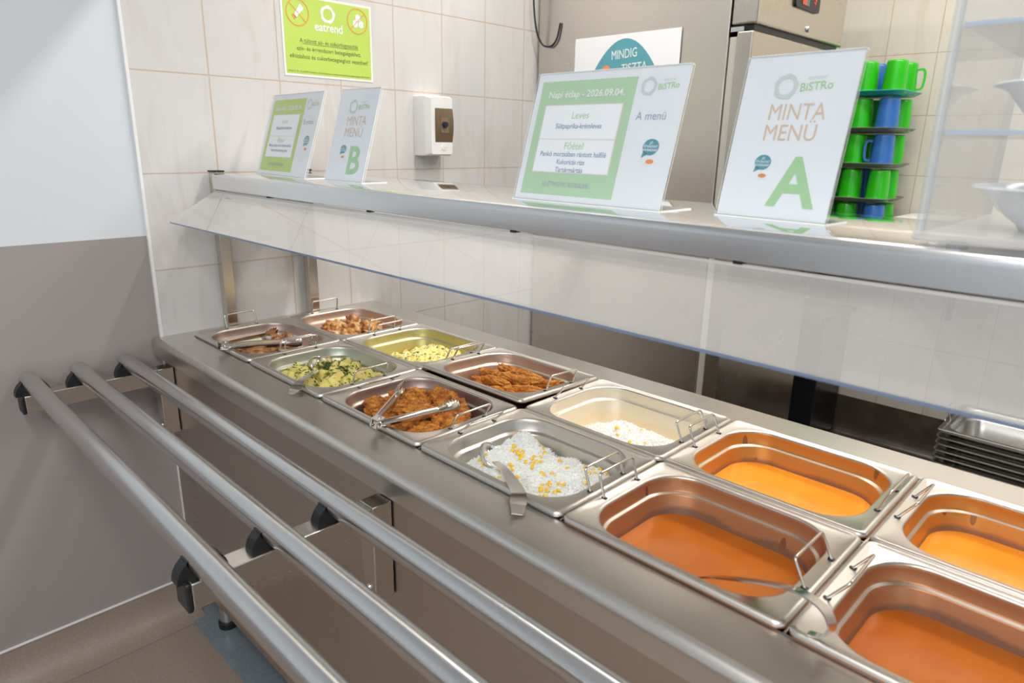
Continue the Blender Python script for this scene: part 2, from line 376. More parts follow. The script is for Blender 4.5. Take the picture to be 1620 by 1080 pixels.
# over-shelf with the sneeze pane
sh = thing('gantry_shelf', 'steel gantry shelf on square uprights with a slanted clear sneeze pane', 'shelf', (0, .12, ZT))
for (x0, y0) in ((-.036, .101), (-.036, .362), (2.6, .101), (2.6, .362)):
    p = K('upright', B(x0, x0 + .03, y0, y0 + .03, ZT, .424), S_POST, sh, bevel=.0015)
    bm = B(x0 - .001, x0 + .031, y0 - .001, y0 + .031, .424, .428)
    bmesh.ops.translate(bm, verts=bm.verts, vec=(0, -.12, -ZT)); finish('post_cap', bm, BLACK, p)
SX0, SX1 = -.003, 3.1
bm = bmesh.new()
prof = [(.41, .418), (.41, .420), (.104, .420), (.099, .418), (.0965, .414), (.096, .408), (.096, .381), (.099, .3795), (.112, .3795), (.112, .382), (.1, .382), (.0985, .408), (.102, .4165), (.106, .418)]
loft(bm, [[Vector((x, y, z)) for y, z in prof] for x in (SX0, SX1)], True, True); bmesh.ops.recalc_face_normals(bm, faces=bm.faces)
for f in bm.faces:
    if abs(f.calc_center_median().z - .42) < .0004: f.material_index = 1
K('shelf_board', bm, [S_SHELF, S_GLOSS], sh, smooth=35)
bm = bmesh.new(); box(bm, SX0, SX1, .408, .411, .381, .420); box(bm, SX0, SX1, .395, .408, .381, .383)
K('rear_rail', bm, S_SHELF, sh)
bm = bmesh.new(); box(bm, SX0, .06, .112, .40, .384, .389); box(bm, -.0035, -.001, .1, .4, .381, .417)
K('shelf_bracket', bm, S_SHELF, sh)
# pane: slants down towards the customer
pt, pb = Vector((0, .101, .3775)), Vector((0, -.028, .303)); d = (pb - pt).normalized(); nrm = Vector((0, -d.z, d.y)); th = .0055
bm = bmesh.new(); q = [pt, pb, pb - nrm * th, pt - nrm * th]
if (q[2] - q[1]).z > 0: q = [pt, pb, pb + nrm * th, pt + nrm * th]
loft(bm, [[p + Vector((x, 0, 0)) for p in q] for x in (.004, SX1)], True, True); bmesh.ops.recalc_face_normals(bm, faces=bm.faces)
for f in bm.faces:
    nn = f.normal
    if abs(nn.dot(nrm)) < .5: f.material_index = 1 if (abs(nn.x) < .5 and f.calc_center_median().y < .03) else 2
K('sneeze_pane', bm, [PANE, EDGE, ACEDGE], sh)
for x in (.30, .72, 1.12, 1.50, 1.9, 2.4):
    K('pane_clip', B(x - .006, x + .006, .099, .110, .3765, .3798), BLACK, sh)

# ------------------------------------------------------------------ food pans
def wallmat(name, c0, c1, zlo, zhi, drip=None, rough=.3, metal=.85):
    """pan steel, filmed with food up to a level of its own"""
    if name in MATS: return MATS[name]
    m = mat(name, c0, rough + .08, metal); g = N(m, 'ShaderNodeNewGeometry'); sp = N(m, 'ShaderNodeSeparateXYZ'); L(m, g.outputs['Position'], sp.inputs[0])
    n = N(m, 'ShaderNodeTexNoise'); n.inputs['Scale'].default_value = 14; n.inputs['Detail'].default_value = 3; L(m, g.outputs['Position'], n.inputs[0])
    mr = N(m, 'ShaderNodeMapRange'); mr.inputs[1].default_value = zlo; mr.inputs[2].default_value = zhi; L(m, sp.outputs['Z'], mr.inputs[0])
    ad = N(m, 'ShaderNodeMath', operation='ADD'); L(m, mr.outputs[0], ad.inputs[0])
    ml = N(m, 'ShaderNodeMath', operation='MULTIPLY_ADD'); ml.inputs[1].default_value = .5; ml.inputs[2].default_value = -.25; L(m, n.outputs[0], ml.inputs[0]); L(m, ml.outputs[0], ad.inputs[1])
    L(m, ramp(m, ad.outputs[0], [(.0, c1), (.45, c1), (.6, c0), (1, c0)]), BS(m).inputs['Base Color'])
    L(m, ramp(m, ad.outputs[0], [(.0, (.15,) * 3), (.45, (.3,) * 3), (.6, (metal,) * 3), (1, (metal,) * 3)]), BS(m).inputs['Metallic'])
    if drip:
        vn = N(m, 'ShaderNodeTexVoronoi'); vn.inputs['Scale'].default_value = 26
        mp = N(m, 'ShaderNodeMapping'); mp.inputs['Scale'].default_value = (1, 1, .35); L(m, g.outputs['Position'], mp.inputs[0]); L(m, mp.outputs[0], vn.inputs[0])
        n3 = N(m, 'ShaderNodeTexNoise'); n3.inputs['Scale'].default_value = 7; L(m, g.outputs['Position'], n3.inputs[0])
        lt = N(m, 'ShaderNodeMath', operation='LESS_THAN'); lt.inputs[1].default_value = .13; L(m, vn.outputs[0], lt.inputs[0])
        mx = N(m, 'ShaderNodeMix', data_type='RGBA'); L(m, lt.outputs[0], mx.inputs[0])
        src = BS(m).inputs['Base Color'].links[0].from_socket; L(m, src, mx.inputs[6]); mx.inputs[7].default_value = (*drip, 1); L(m, mx.outputs[2], BS(m).inputs['Base Color'])
    return m
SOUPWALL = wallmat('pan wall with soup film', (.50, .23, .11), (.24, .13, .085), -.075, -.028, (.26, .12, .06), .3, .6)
SOUPWALL2 = wallmat('pan wall with soup film and painted reflection', (.72, .30, .06), (.33, .17, .09), -.075, -.028, (.36, .15, .05), .3, .5)  # soup film, its orange brightened to paint in the soup's reflection
def make_pan(cx, cy, label, inner=None, hs=(0, 0), tilt=(0, 0, 0), depth=.10, hh=(.037, .037)):
    t = thing('food_pan', label, 'food pan', (cx, cy, 0), 0, 'half size steel food pans set into the counter')
    t.rotation_euler = tilt
    X, Y = .1632, .1310; bm = bmesh.new()
    spec = [(0, 0, .013, -.0075), (0, 0, .013, -.0050), (.0006, .0006, .013, -.0028), (.0020, .0020, .012, -.0008), (.0042, .0042, .011, .0004), (.0068, .0068, .010, .0002), (.0088, .0088, .010, -.0014),
            (.0215, .0135, .064, -.0016), (.0230, .0150, .066, -.0022), (.0244, .0164, .066, -.0045), (.0250, .0172, .066, -.009), (.0268, .0190, .065, -.024), (.0284, .0205, .065, -.0265),
            (.0325, .0245, .062, -.0282), (.0338, .0258, .062, -.0305), (.0430, .0350, .056, -depth + .014), (.047, .040, .05, -depth + .004), (.055, .048, .045, -depth)]
    lo = [rr(-X + a, X - a, -Y + b, Y - b, r, z, 10) for a, b, r, z in spec]
    Ls = loft(bm, lo, False, True)
    if inner:
        for f in bm.faces:
            if f.calc_center_median().z < -.004: f.material_index = 1
            if -.0284 < f.calc_center_median().z < -.0255: f.material_index = 0
        for f in bm.faces:
            if abs(f.calc_center_median().z + .00475) < .001: f.material_index = 0
    bmesh.ops.recalc_face_normals(bm, faces=bm.faces)
    finish('pan_shell', bm, [S_PAN, inner] if inner else S_PAN, t, smooth=50, solid=.0008)
    for s, ang, h in zip((-1, 1), hs, hh):
        if ang is None: continue
        bx = s * (X - .0115); a = math.radians(ang); bm = bmesh.new(); P_ = [(bx, -.043, -.001), (bx + h * math.sin(a), -.043, h * math.cos(a)), (bx + h * math.sin(a), .043, h * math.cos(a)), (bx, .043, -.001)]
        if h < .02: P_ = [(x, y, max(z, .002)) for x, y, z in P_]
        tube(bm, fillet(P_, .006), .0021, 8)
        finish('handle', bm, S_WIRE, t, smooth=60)
        for y in (-.043, .043): finish('handle_slot', B(bx - .0045, bx + .0045, y - .0025, y + .0025, -.002, .0004), BLACK, t)
    return t
PW, PH = .33, .1323
HF = [(-15, 27), (15, 24), (62, 30), (45, -20), (-18, -27), (36, 10)]
HB = [(10, 14), (33, 33), (33, 20), (38, -24), (-24, 21), (36, 10)]
names_f = ['steel food pan with roast meat and tongs, front row by the tiled wall', 'steel food pan of potatoes with chopped dill and a spoon', 'steel food pan of breaded cutlets with open tongs on top',
           'steel food pan of rice with corn and a serving spoon', 'soup filled steel pan in the front row, a hooked ladle handle across its corner', 'soup filled steel pan nearest the camera, lower right corner of the photo']
names_b = ['steel food pan of chicken pieces, back row by the tiled wall', 'steel food pan of mashed potato with herbs, yellow smeared walls', 'steel food pan of breaded sticks, its front edge tipped up',
           'steel food pan with leftover white rice, back row', 'soup filled steel pan in the back row, next to the leftover rice', 'soup filled steel pan in the back row at the right photo edge']
BROWNW = wallmat('pan wall tinted by cutlets', (.50, .38, .33), (.26, .14, .09), -.09, -.05)
YELW = wallmat('pan wall smeared yellow', (.62, .55, .22), (.62, .45, .05), -.08, -.03, None, .3, .7)
CREAMW = wallmat('pan wall with rice film', (.86, .77, .60), (.84, .72, .50), -.08, -.03, None, .34, .35)
ORW = wallmat('pan wall tinted by sticks', (.60, .42, .32), (.50, .24, .12), -.09, -.045)
GRW = wallmat('pan wall with green tint', (.52, .54, .44), (.40, .40, .18), -.09, -.05)
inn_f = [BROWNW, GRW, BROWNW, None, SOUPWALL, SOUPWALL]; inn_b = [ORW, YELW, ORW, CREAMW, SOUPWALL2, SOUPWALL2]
for i in range(6):
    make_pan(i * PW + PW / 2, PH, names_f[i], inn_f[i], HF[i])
    tl = (math.radians(-2.2), math.radians(-.3), 0) if i == 2 else (0, 0, 0)
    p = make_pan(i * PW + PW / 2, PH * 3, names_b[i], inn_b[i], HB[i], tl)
    if i == 2: p.location.z = .0065
# soup
def soupmat(name, c0, c1):
    m = noisy(name, [(.3, c0), (.55, c1), (.8, c0)], 9, .18, .05, .0008, 60)
    return m
SOUP1 = soupmat('orange cream soup', (.80, .27, .02), (.90, .34, .03)); SOUP2 = soupmat('orange soup in shelf shade', (.52, .13, .012), (.60, .17, .018))  # second soup colour: front row darkened for the shade under the shelf
for i, j, m, lb, z in ((4, 0, SOUP2, 'orange soup in the front pan under the ladle handle', -.060), (5, 0, SOUP2, 'shade darkened orange soup in the pan nearest the camera', -.060),
                    (4, 1, SOUP1, 'bright orange soup in the back pan next to the rice', -.057), (5, 1, SOUP1, 'bright orange soup in the back pan at the right edge', -.057)):
    bm = bmesh.new(); cx, cy = i * PW + PW / 2, PH * (1 + 2 * j); X, Y = .1632, .1310; s = .0375
    loft(bm, [rr(cx - X + .045, cx + X - .045, cy - Y + .038, cy + Y - .038, .054, -.085, 10), rr(cx - X + s, cx + X - s, cy - Y + s - .0085, cy + Y - s + .0085, .059, z, 10)], True, True)
    tag(finish('soup', bm, m), lb, 'soup', None, 'stuff')

# ------------------------------------------------------------------ food
rnd = random.Random(4)
CRUMB = noisy('golden brown breading', [(.30, (.16, .035, .006)), (.42, (.42, .12, .014)), (.53, (.66, .23, .022)), (.68, (.88, .42, .07))], 75, .55, 1.0, .004, 380, 8)
CRUMB2 = noisy('orange breading', [(.28, (.30, .075, .01)), (.45, (.56, .18, .018)), (.58, (.72, .28, .03)), (.75, (.84, .42, .08))], 70, .55, 1.0, .004, 420, 8)
CHICK = noisy('roast chicken skin', [(.30, (.12, .035, .012)), (.42, (.46, .17, .04)), (.54, (.76, .42, .14)), (.70, (.88, .68, .42))], 42, .28, .8, .004, 110)
MEAT = noisy('browned meat', [(.28, (.08, .022, .008)), (.40, (.34, .12, .028)), (.52, (.62, .29, .09)), (.68, (.76, .46, .20))], 50, .32, .9, .004, 130)
POT = noisy('boiled potato', [(.3, (.78, .62, .12)), (.6, (.86, .76, .25)), (.8, (.88, .82, .42))], 22, .35, .3, .001, 120, Subsurface_Weight=.0)
MASH = noisy('yellow mashed potato', [(.3, (.86, .68, .14)), (.6, (.95, .84, .36)), (.8, (.96, .88, .5))], 45, .5, .5, .0015, 220)
DILL = noisy('chopped dill', [(.3, (.03, .06, .012)), (.7, (.08, .14, .03))], 60, .5, .3)
RICE = mat('white rice', (.97, .955, .92), .4, Subsurface_Weight=.4, Subsurface_Scale=.004); CORN = noisy('corn kernel', [(.3, (.85, .50, .01)), (.7, (.95, .66, .04))], 90, .3, .1)
def put(name, bm, m, loc, label, cat, group=None, rot=(0, 0, 0), smooth=180):
    o = finish(name, bm, m, smooth=smooth); o.location = loc; o.rotation_euler = rot; return tag(o, label, cat, group)
# breaded cutlets, front pan 3
cx = 2 * PW + PW / 2
cut = [(-.085, -.02, -.052, .052, .040, .013, 20, 6), (-.035, -.055, -.045, .050, .030, .012, -20, -8), (-.045, .035, -.035, .060, .038, .013, 60, 10), (.0, -.015, -.030, .062, .042, .013, 15, -6),
       (.05, .045, -.040, .055, .034, .012, -30, 8), (.06, -.045, -.046, .062, .034, .012, 10, -4), (.085, .005, -.036, .036, .028, .012, 40, 6), (.01, .06, -.028, .045, .026, .011, -10, 14), (-.01, -.07, -.055, .06, .026, .012, 5, 0)]
cl = ['breaded cutlet at the left end of its pan', 'breaded cutlet under the tong hinge, front side of the pan', 'tall breaded cutlet leaning on the back wall of its pan', 'large breaded cutlet in the middle under the tongs', 'breaded cutlet by the back right corner of its pan',
      'breaded cutlet in front, below the longer tong arm', 'small breaded cutlet beside the right pan handle', 'dark brown breaded cutlet at the back of the pan', 'breaded cutlet along the front wall of its pan']
for k, (x, y, z, a, b, c, rz, ry) in enumerate(cut):
    put('breaded_cutlet', blob(k + 1, a, b, c, .26, 1.7, .0042, 5, 6, bend=.25), CRUMB, (cx + x, PH + y, z + .017), cl[k], 'cutlet', 'breaded cutlets in the front pan', (math.radians(ry), math.radians(ry * .8), math.radians(rz)))
for k, (x, y, z) in enumerate([(-.06, .0, -.078), (.03, .0, -.078), (.06, .05, -.08)]):
    put('breaded_cutlet', blob(k + 31, .07, .06, .014, .2, 1.7, .002, 5, 5), CRUMB, (cx + x, PH + y, z), 'breaded cutlet at the bottom of its pan, mostly covered by others', 'cutlet', 'breaded cutlets in the front pan')
# breaded sticks, back pan 3
cy = PH * 3
st = [(-.075, .045, -.052, .06, 8), (-.03, .055, -.036, .055, -4), (.015, .045, -.030, .05, 14), (-.05, .015, -.040, .05, 10), (-.02, -.015, -.040, .055, 0), (.03, .015, -.032, .06, 22), (-.065, -.02, -.055, .04, -25), (.055, .03, -.035, .062, 36),
      (.075, -.005, -.038, .058, 34), (.05, -.03, -.045, .055, 30), (.0, -.055, -.052, .05, -12), (.09, -.04, -.050, .045, 28), (.105, .03, -.046, .035, 15), (-.03, -.05, -.058, .045, 10), (.045, -.065, -.055, .045, 12)]
for k, (x, y, z, ln, rz) in enumerate(st):
    put('breaded_stick', blob(k + 50, ln, .0135, .0115, .30, 2.2, .0034, 7, 5, bend=(.5 if k % 2 else -.3)), CRUMB2, (cx + x * 1.05 - .012, cy + y, z + .014), 'crisp orange breaded stick in the tipped back row pan', 'breaded stick', 'breaded sticks in the back row pan', (0, math.radians(rnd.uniform(-6, 6)), math.radians(rz)))
for k, (x, y) in enumerate([(-.05, .02), (.03, .02), (.06, -.03), (-.02, -.04)]):
    put('breaded_stick', blob(k + 80, .07, .02, .012, .2, 2, .002, 7, 4), CRUMB2, (cx + x, cy + y, -.070), 'breaded stick at the bottom of the pile', 'breaded stick', 'breaded sticks in the back row pan', (0, 0, rnd.uniform(0, 3)))
# chicken pieces, back pan 1
ch = [(-.06, -.015, -.046, .036, .028, .020, 20), (-.02, .02, -.036, .030, .022, .026, -20), (.015, -.005, -.040, .035, .024, .020, 30), (.045, .03, -.034, .034, .026, .024, 10), (.085, .01, -.040, .040, .028, .022, -30),
      (.0, -.055, -.050, .042, .026, .014, 10), (.06, -.045, -.048, .040, .026, .016, -15), (-.05, .05, -.055, .034, .026, .016, 50), (.105, -.04, -.050, .026, .022, .016, 0), (-.03, -.035, -.048, .03, .022, .018, 60)]
chl = ['roast chicken piece at the left of the back pan', 'upright pale chicken piece near the pan middle', 'torn chicken piece in the middle of the heap', 'browned chicken piece on top of the heap', 'golden chicken piece beside the right handle', 'pale chicken strip at the front of the heap',
       'chicken piece in front of the right handles', 'chicken piece low at the back left of the heap', 'small chicken piece at the right end of the heap', 'dark skinned chicken piece at the front left']
for k, (x, y, z, a, b, c, rz) in enumerate(ch):
    put('chicken_piece', blob(k + 100, a, b, c, .55, 1.9, .003, 2, 4), CHICK, (PW / 2 + x * 1.12, cy + y * 1.05, z + .015), chl[k], 'chicken', 'roast chicken pieces in the back pan', (rnd.uniform(-.4, .4), rnd.uniform(-.4, .4), math.radians(rz)))
# meat, front pan 1
mt = [(-.045, .0, -.050, .030, .024, .018, 10, 'meat piece at the left, by the tong tips'), (-.03, .03, -.036, .022, .018, .018, 0, 'rounded meat piece on top, left of the tongs'), (.03, .045, -.042, .034, .024, .024, 30, 'browned knobbly meat piece beyond the tongs'),
      (.075, .02, -.052, .034, .026, .018, -20, 'meat piece under the far tong head'), (.03, -.055, -.054, .070, .024, .014, 4, 'long sliced meat piece in front of the tongs'), (.0, .0, -.058, .05, .03, .014, 0, 'meat piece under the tong arms')]
for k, (x, y, z, a, b, c, rz, lb) in enumerate(mt):
    put('roast_meat', blob(k + 130, a, b, c, .45, 2.0, .0025, 3, 4), MEAT, (PW / 2 + x - .01, PH + y, z + .020), lb, 'meat', 'roast meat pieces in the front pan', (0, 0, math.radians(rz)))
# potato chunks, front pan 2, with dill
cx2 = PW * 1.5; chunks = []
def chunkmesh(seed):
    r_ = random.Random(seed); bm = bmesh.new(); bmesh.ops.create_cube(bm, size=1)
    for v in bm.verts: v.co *= r_.uniform(.8, 1.15)
    bmesh.ops.subdivide_edges(bm, edges=bm.edges, cuts=2, use_grid_fill=True, smooth=.1)
    for v in bm.verts: v.co += Vector((noise.noise(v.co * 2 + Vector((seed, 0, 0))), noise.noise(v.co * 2 + Vector((0, seed, 3))), noise.noise(v.co * 2 + Vector((5, 2, seed))))) * .16
    o = finish('potato_chunk', bm, POT, smooth=50); return o
protos = [chunkmesh(k + 1) for k in range(7)]; used = set()
for k in range(76):
    for _ in range(30):
        x, y = rnd.uniform(-.122, .122), rnd.uniform(-.088, .088)
        if (abs(x) / .125) ** 4 + (abs(y) / .092) ** 4 > .92: continue
        if all((x - a) ** 2 + (y - b) ** 2 > .0175 ** 2 for a, b, *_ in chunks): break
    s = rnd.uniform(.019, .028); z = -.042 + rnd.uniform(-.008, .012); chunks.append((x, y, z, s))
    pr = protos[k % 7]; o = pr if k < 7 else pr.copy()
    if k >= 7: C.objects.link(o)
    o.location = (cx2 + x, PH + y, z); o.scale = (s, s * rnd.uniform(.75, 1), s * rnd.uniform(.8, 1.05)); o.rotation_euler = (rnd.uniform(-.8, .8), rnd.uniform(-.8, .8), rnd.uniform(0, 6))
    tag(o, 'yellow boiled potato chunk in the dill potato pan', 'potato', 'boiled potato chunks with dill')
def flecks(name, pts, label, m, s0=.002, s1=.005, seed=1):
    r_ = random.Random(seed); bm = bmesh.new()
    for p in pts:
        a = r_.uniform(0, PI); l_ = r_.uniform(s0, s1); d1 = Vector((math.cos(a), math.sin(a), r_.uniform(-.5, .5))) * l_; d2 = Vector((-math.sin(a), math.cos(a), r_.uniform(-.4, .4))) * l_ * .35
        p = Vector(p); q = [p - d1, p - d2 + Vector((0, 0, .0006)), p + d1, p + d2 + Vector((0, 0, .0006))]
        top = [bm.verts.new(v) for v in q]; bot = [bm.verts.new(v - Vector((0, 0, .0006))) for v in q]
        bm.faces.new(top); bm.faces.new(bot[::-1])
        for i in range(4): bm.faces.new((top[i], bot[i], bot[(i + 1) % 4], top[(i + 1) % 4]))
    return tag(finish(name, bm, m), label, 'herbs', None, 'stuff')
pts = []; cho = [o for o in C.objects if o.name.startswith('potato_chunk')]; bpy.context.view_layer.update()
for k in range(2600):
    o = rnd.choice(cho); mw = Matrix.LocRotScale(o.location, o.rotation_euler, o.scale); q = rnd.choice(o.data.vertices); p = mw @ q.co
    if p.z < o.location.z + .001: continue
    nv = noise.noise(Vector((p.x * 30, p.y * 30, 3)))
    if nv < -.02 and rnd.random() < .75: continue
    d_ = (p - o.location).normalized(); pts.append(p + d_ * .0006 + Vector((rnd.uniform(-.002, .002), rnd.uniform(-.002, .002), 0)))
for k in range(260):
    a = rnd.uniform(0, 2 * PI); q = rnd.random() ** .5; pts.append((cx2 - .055 + .065 * q * math.cos(a), PH + .035 + .034 * q * math.sin(a), -.033 + .014 * (1 - q) + rnd.uniform(-.003, .003)))
flecks('chopped_dill', pts, 'dark green chopped dill strewn over the potato chunks', DILL, .0026, .0072)
# heaps as height fields
def heap(cx, cy, hf, x0, x1, y0, y1, n=90, zmin=-.092):
    bm = bmesh.new(); g = []
    for j in range(n + 1):
        row = []
        for i in range(n + 1):
            x = x0 + (x1 - x0) * i / n; y = y0 + (y1 - y0) * j / n; row.append(bm.verts.new((cx + x, cy + y, max(hf(x, y), zmin))))
        g.append(row)
    for j in range(n):
        for i in range(n): bm.faces.new((g[j][i], g[j][i + 1], g[j + 1][i + 1], g[j + 1][i]))
    ed = [v for v in bm.verts if v.is_boundary]
    ret = bmesh.ops.extrude_edge_only(bm, edges=[e for e in bm.edges if e.is_boundary])
    for v in ret['geom']:
        if isinstance(v, bmesh.types.BMVert): v.co.z = -.0935
    bot = [e for e in bm.edges if e.is_boundary]; bmesh.ops.holes_fill(bm, edges=bot, sides=0)
    bmesh.ops.recalc_face_normals(bm, faces=bm.faces)
    return bm
def lim(x, y, ax=.120, ay=.094, p=5): return (abs(x) / ax) ** p + (abs(y) / ay) ** p
def G(x, y, a, b, sx, sy): return math.exp(-((x - a) / sx) ** 2 - ((y - b) / sy) ** 2)
def h_rice(x, y):
    e = lim(x, y); base = -.088 + .050 * (1 / (1 + math.exp((e - 1.0) * 6)))
    h = base + .030 * G(x, y, -.075, .05, .035, .028) + .016 * G(x, y, .02, .0, .06, .05) + .012 * G(x, y, .09, .02, .03, .05) + .010 * G(x, y, -.095, -.01, .03, .04) - .012 * G(x, y, -.03, .075, .03, .02)
    return h + .008 * noise.noise(Vector((x * 38, y * 38, 0))) + .005 * noise.noise(Vector((x * 90, y * 90, 2)))
def h_rice2(x, y):
    e = lim(x, y, .118, .084)
    k = 1 / (1 + math.exp(-(x + .062 - y * .35) * 80)); f = 1 / (1 + math.exp((e - .8) * 7)); g2 = 1 / (1 + math.exp((y - .045) * 70))
    return -.090 + .063 * k * f * g2 + .008 * k * f * g2 * noise.noise(Vector((x * 34 + 7, y * 34, 0))) + .004 * noise.noise(Vector((x * 90, y * 90, 5)))
def grains(name, hf, cx, cy, n, label, seed):
    r_ = random.Random(seed); bm = bmesh.new(); cnt_ = 0
    while cnt_ < n:
        x, y = r_.uniform(-.122, .122), r_.uniform(-.09, .09); h = hf(x, y)
        if h < -.082: 
            if r_.random() > .02: continue
        cnt_ += 1; e = .002; slope = Vector((hf(x + e, y) - h, hf(x, y + e) - h, 0)) / e
        nz = Vector((-slope.x, -slope.y, 1)).normalized(); p = Vector((cx + x, cy + y, h)) + nz * r_.uniform(-.001, .0035)
        a = Vector((r_.uniform(-1, 1), r_.uniform(-1, 1), r_.uniform(-.7, .9))).normalized(); b = a.orthogonal().normalized(); c = a.cross(b); l_ = r_.uniform(.0028, .0042); w_ = r_.uniform(.0008, .0011)
        t0 = bm.verts.new(p + a * l_); t1 = bm.verts.new(p - a * l_); m1 = []; 
        for q in range(4): ang = q * PI / 2; m1.append(bm.verts.new(p + (b * math.cos(ang) + c * math.sin(ang)) * w_ * 1.15))
        for q in range(4): bm.faces.new((t0, m1[q], m1[(q + 1) % 4])); bm.faces.new((t1, m1[(q + 1) % 4], m1[q]))
    bm2 = heap(cx, cy, hf, -.122, .122, -.09, .09); me = bpy.data.meshes.new('t'); bm2.to_mesh(me); bm2.free(); bm.from_mesh(me); bpy.data.meshes.remove(me)
    return tag(finish(name, bm, RICE), label, 'rice', None, 'stuff')
cx4 = PW * 3.5
grains('cooked_rice', h_rice, cx4, PH, 11000, 'heap of white rice with corn in the front pan, served with a spoon', 3)
grains('cooked_rice', h_rice2, cx4, cy, 6500, 'leftover white rice in the right half of the back row pan', 9)
cb = bmesh.new(); bmesh.ops.create_icosphere(cb, subdivisions=2, radius=1)
for v in cb.verts: v.co.x *= 1 + .25 * v.co.z; v.co.z *= .8
corn0 = finish('corn_kernel', cb, CORN, smooth=180)
spots = [(-.075, .02), (-.07, .012), (-.062, .018), (-.055, .01), (-.095, -.03), (-.09, -.05), (-.078, -.056), (-.07, -.06), (-.066, -.052), (-.045, -.045), (-.03, -.03), (-.018, .03), (-.02, .01), (-.012, .0), (-.005, .008), (.0, -.01), (.01, .0), (.015, .045), (.02, .04),
         (.03, -.02), (.04, .02), (.045, .03), (.05, -.04), (.055, -.05), (.062, -.045), (.06, -.055), (.07, -.05), (.075, -.06), (.08, -.02), (.085, .04), (.09, .05), (.095, .02), (.1, .01), (.07, .035), (.02, -.06), (.0, -.075), (.01, -.078), (-.02, -.07), (.095, -.055), (.1, -.06), (.09, -.065), (.11, .03), (.11, -.03), (.04, -.005), (-.04, .0)]
while len(spots) < 78:
    x, y = rnd.uniform(-.1, .11), rnd.uniform(-.075, .075)
    if noise.noise(Vector((x * 18, y * 18, 8))) > -.05: spots.append((x, y))
first = True
def corn(x, y, hf, cx, cy, lab, grp):
    global first
    o = corn0 if first else corn0.copy()
    if not first: C.objects.link(o)
    first = False; s = rnd.uniform(.0034, .0046); o.scale = (s * 1.1, s, s * .9); o.location = (cx + x, cy + y, hf(x, y) + .0028); o.rotation_euler = (rnd.uniform(-.8, .8), rnd.uniform(-.8, .8), rnd.uniform(0, 6)); tag(o, lab, 'corn', grp)
for x, y in spots: corn(x, y, h_rice, cx4, PH, 'yellow corn kernel on the rice heap in the front pan', 'corn kernels in the front rice')
for x, y in [(.045, -.01), (.06, .0), (.035, -.035), (.02, -.055), (.0, -.03), (.075, -.045), (.055, -.065)]: corn(x, y, h_rice2, cx4, cy, 'yellow corn kernel on the leftover rice in the back pan', 'corn kernels in the leftover rice')
# mashed potato, back pan 2
def h_mash(x, y):
    e = lim(x, y, .118, .084); f = 1 / (1 + math.exp((e - .9) * 6)); k = 1 / (1 + math.exp(-(x + .075) * 50))
    return -.090 + f * (.012 + .060 * k) + f * k * (.010 * noise.noise(Vector((x * 45, y * 45, 0))) + .006 * noise.noise(Vector((x * 110, y * 110, 3))))
tag(finish('mashed_potato', heap(cx2, cy, h_mash, -.122, .122, -.09, .09, 120), MASH, smooth=180), 'lumpy yellow mashed potato in the back row pan', 'mashed potato', None, 'stuff')
pts = []
for k in range(420):
    x, y = rnd.gauss(.03, .05), rnd.gauss(-.01, .04)
    if h_mash(x, y) > -.06 and noise.noise(Vector((x * 25, y * 25, 1))) > -.15: pts.append((cx2 + x, cy + y, h_mash(x, y) + .001))
flecks('chopped_parsley', pts, 'green parsley flecks on the mashed potato', DILL, .0018, .0042, 7)

# ------------------------------------------------------------------ utensils
def tongs(hinge, ang, open_, roll, label, length=.225, pitch=0, bend2=0):
    t = thing('serving_tongs', label, 'tongs', hinge, ang); t.rotation_euler = (roll, pitch, ang)
    bm = bmesh.new(); s = .0085
    lo = []
    for x in (-.004, .018):
        lo.append([Vector((x, -s, -s)), Vector((x, s, -s)), Vector((x, s, s)), Vector((x, -s, s))])
    loft(bm, lo); finish('hinge_sleeve', bm, S_UT, t, solid=.001)
    for sg in (-1, 1):
        bm = bmesh.new(); n = 90; top = []; a = math.radians(open_ / 2) * sg; ca, sa = math.cos(a), math.sin(a); sect = []
        for k in range(n + 1):
            u = k / n; x = .002 + u * length
            w_ = .0070 + .0035 * min(u / .5, 1) if u < .72 else .0105 + .0085 * math.sin((u - .72) / .28 * PI * .72)
            dep = .0075 if u < .7 else .0075 + .006 * math.sin((u - .7) / .3 * PI)
            if u > .96: w_ *= .75
            tooth = .0019 * math.cos(2 * PI * x / .0085) if u > .78 else 0
            ring = []
            for q in range(9):
                tt = -1 + 2 * q / 8
                yy = sg * (.0045 + (dep * (1 - abs(tt) ** 2.2)) * 1.0 - (tooth if abs(tt) > .99 else 0)) ; zz = tt * (w_ + (tooth if abs(tt) > .99 else 0))
                ring.append(Vector((x * ca - yy * sa * 0, x * sa + yy, zz + (u ** 2) * bend2)))
            sect.append(ring)
        loft(bm, sect, closed=False); finish('tong_arm', bm, S_UT, t, smooth=60, solid=.0011)
    bm = bmesh.new(); lathe(bm, [(0, .0115), (.003, .011), (.0036, .009), (.0036, -.009)], 12, .012, 0); finish('pivot_pin', bm, S_UT, t, smooth=40)
    return t
tongs((.884, -.014, .0115), math.radians(108), 36, math.radians(9), 'open steel tongs lying across the breaded cutlets', .195, math.radians(3))
tongs((.212, -.012, .0115), math.radians(93), 30, math.radians(0), 'steel tongs resting on the roast meat pan by the wall', .195, math.radians(5))
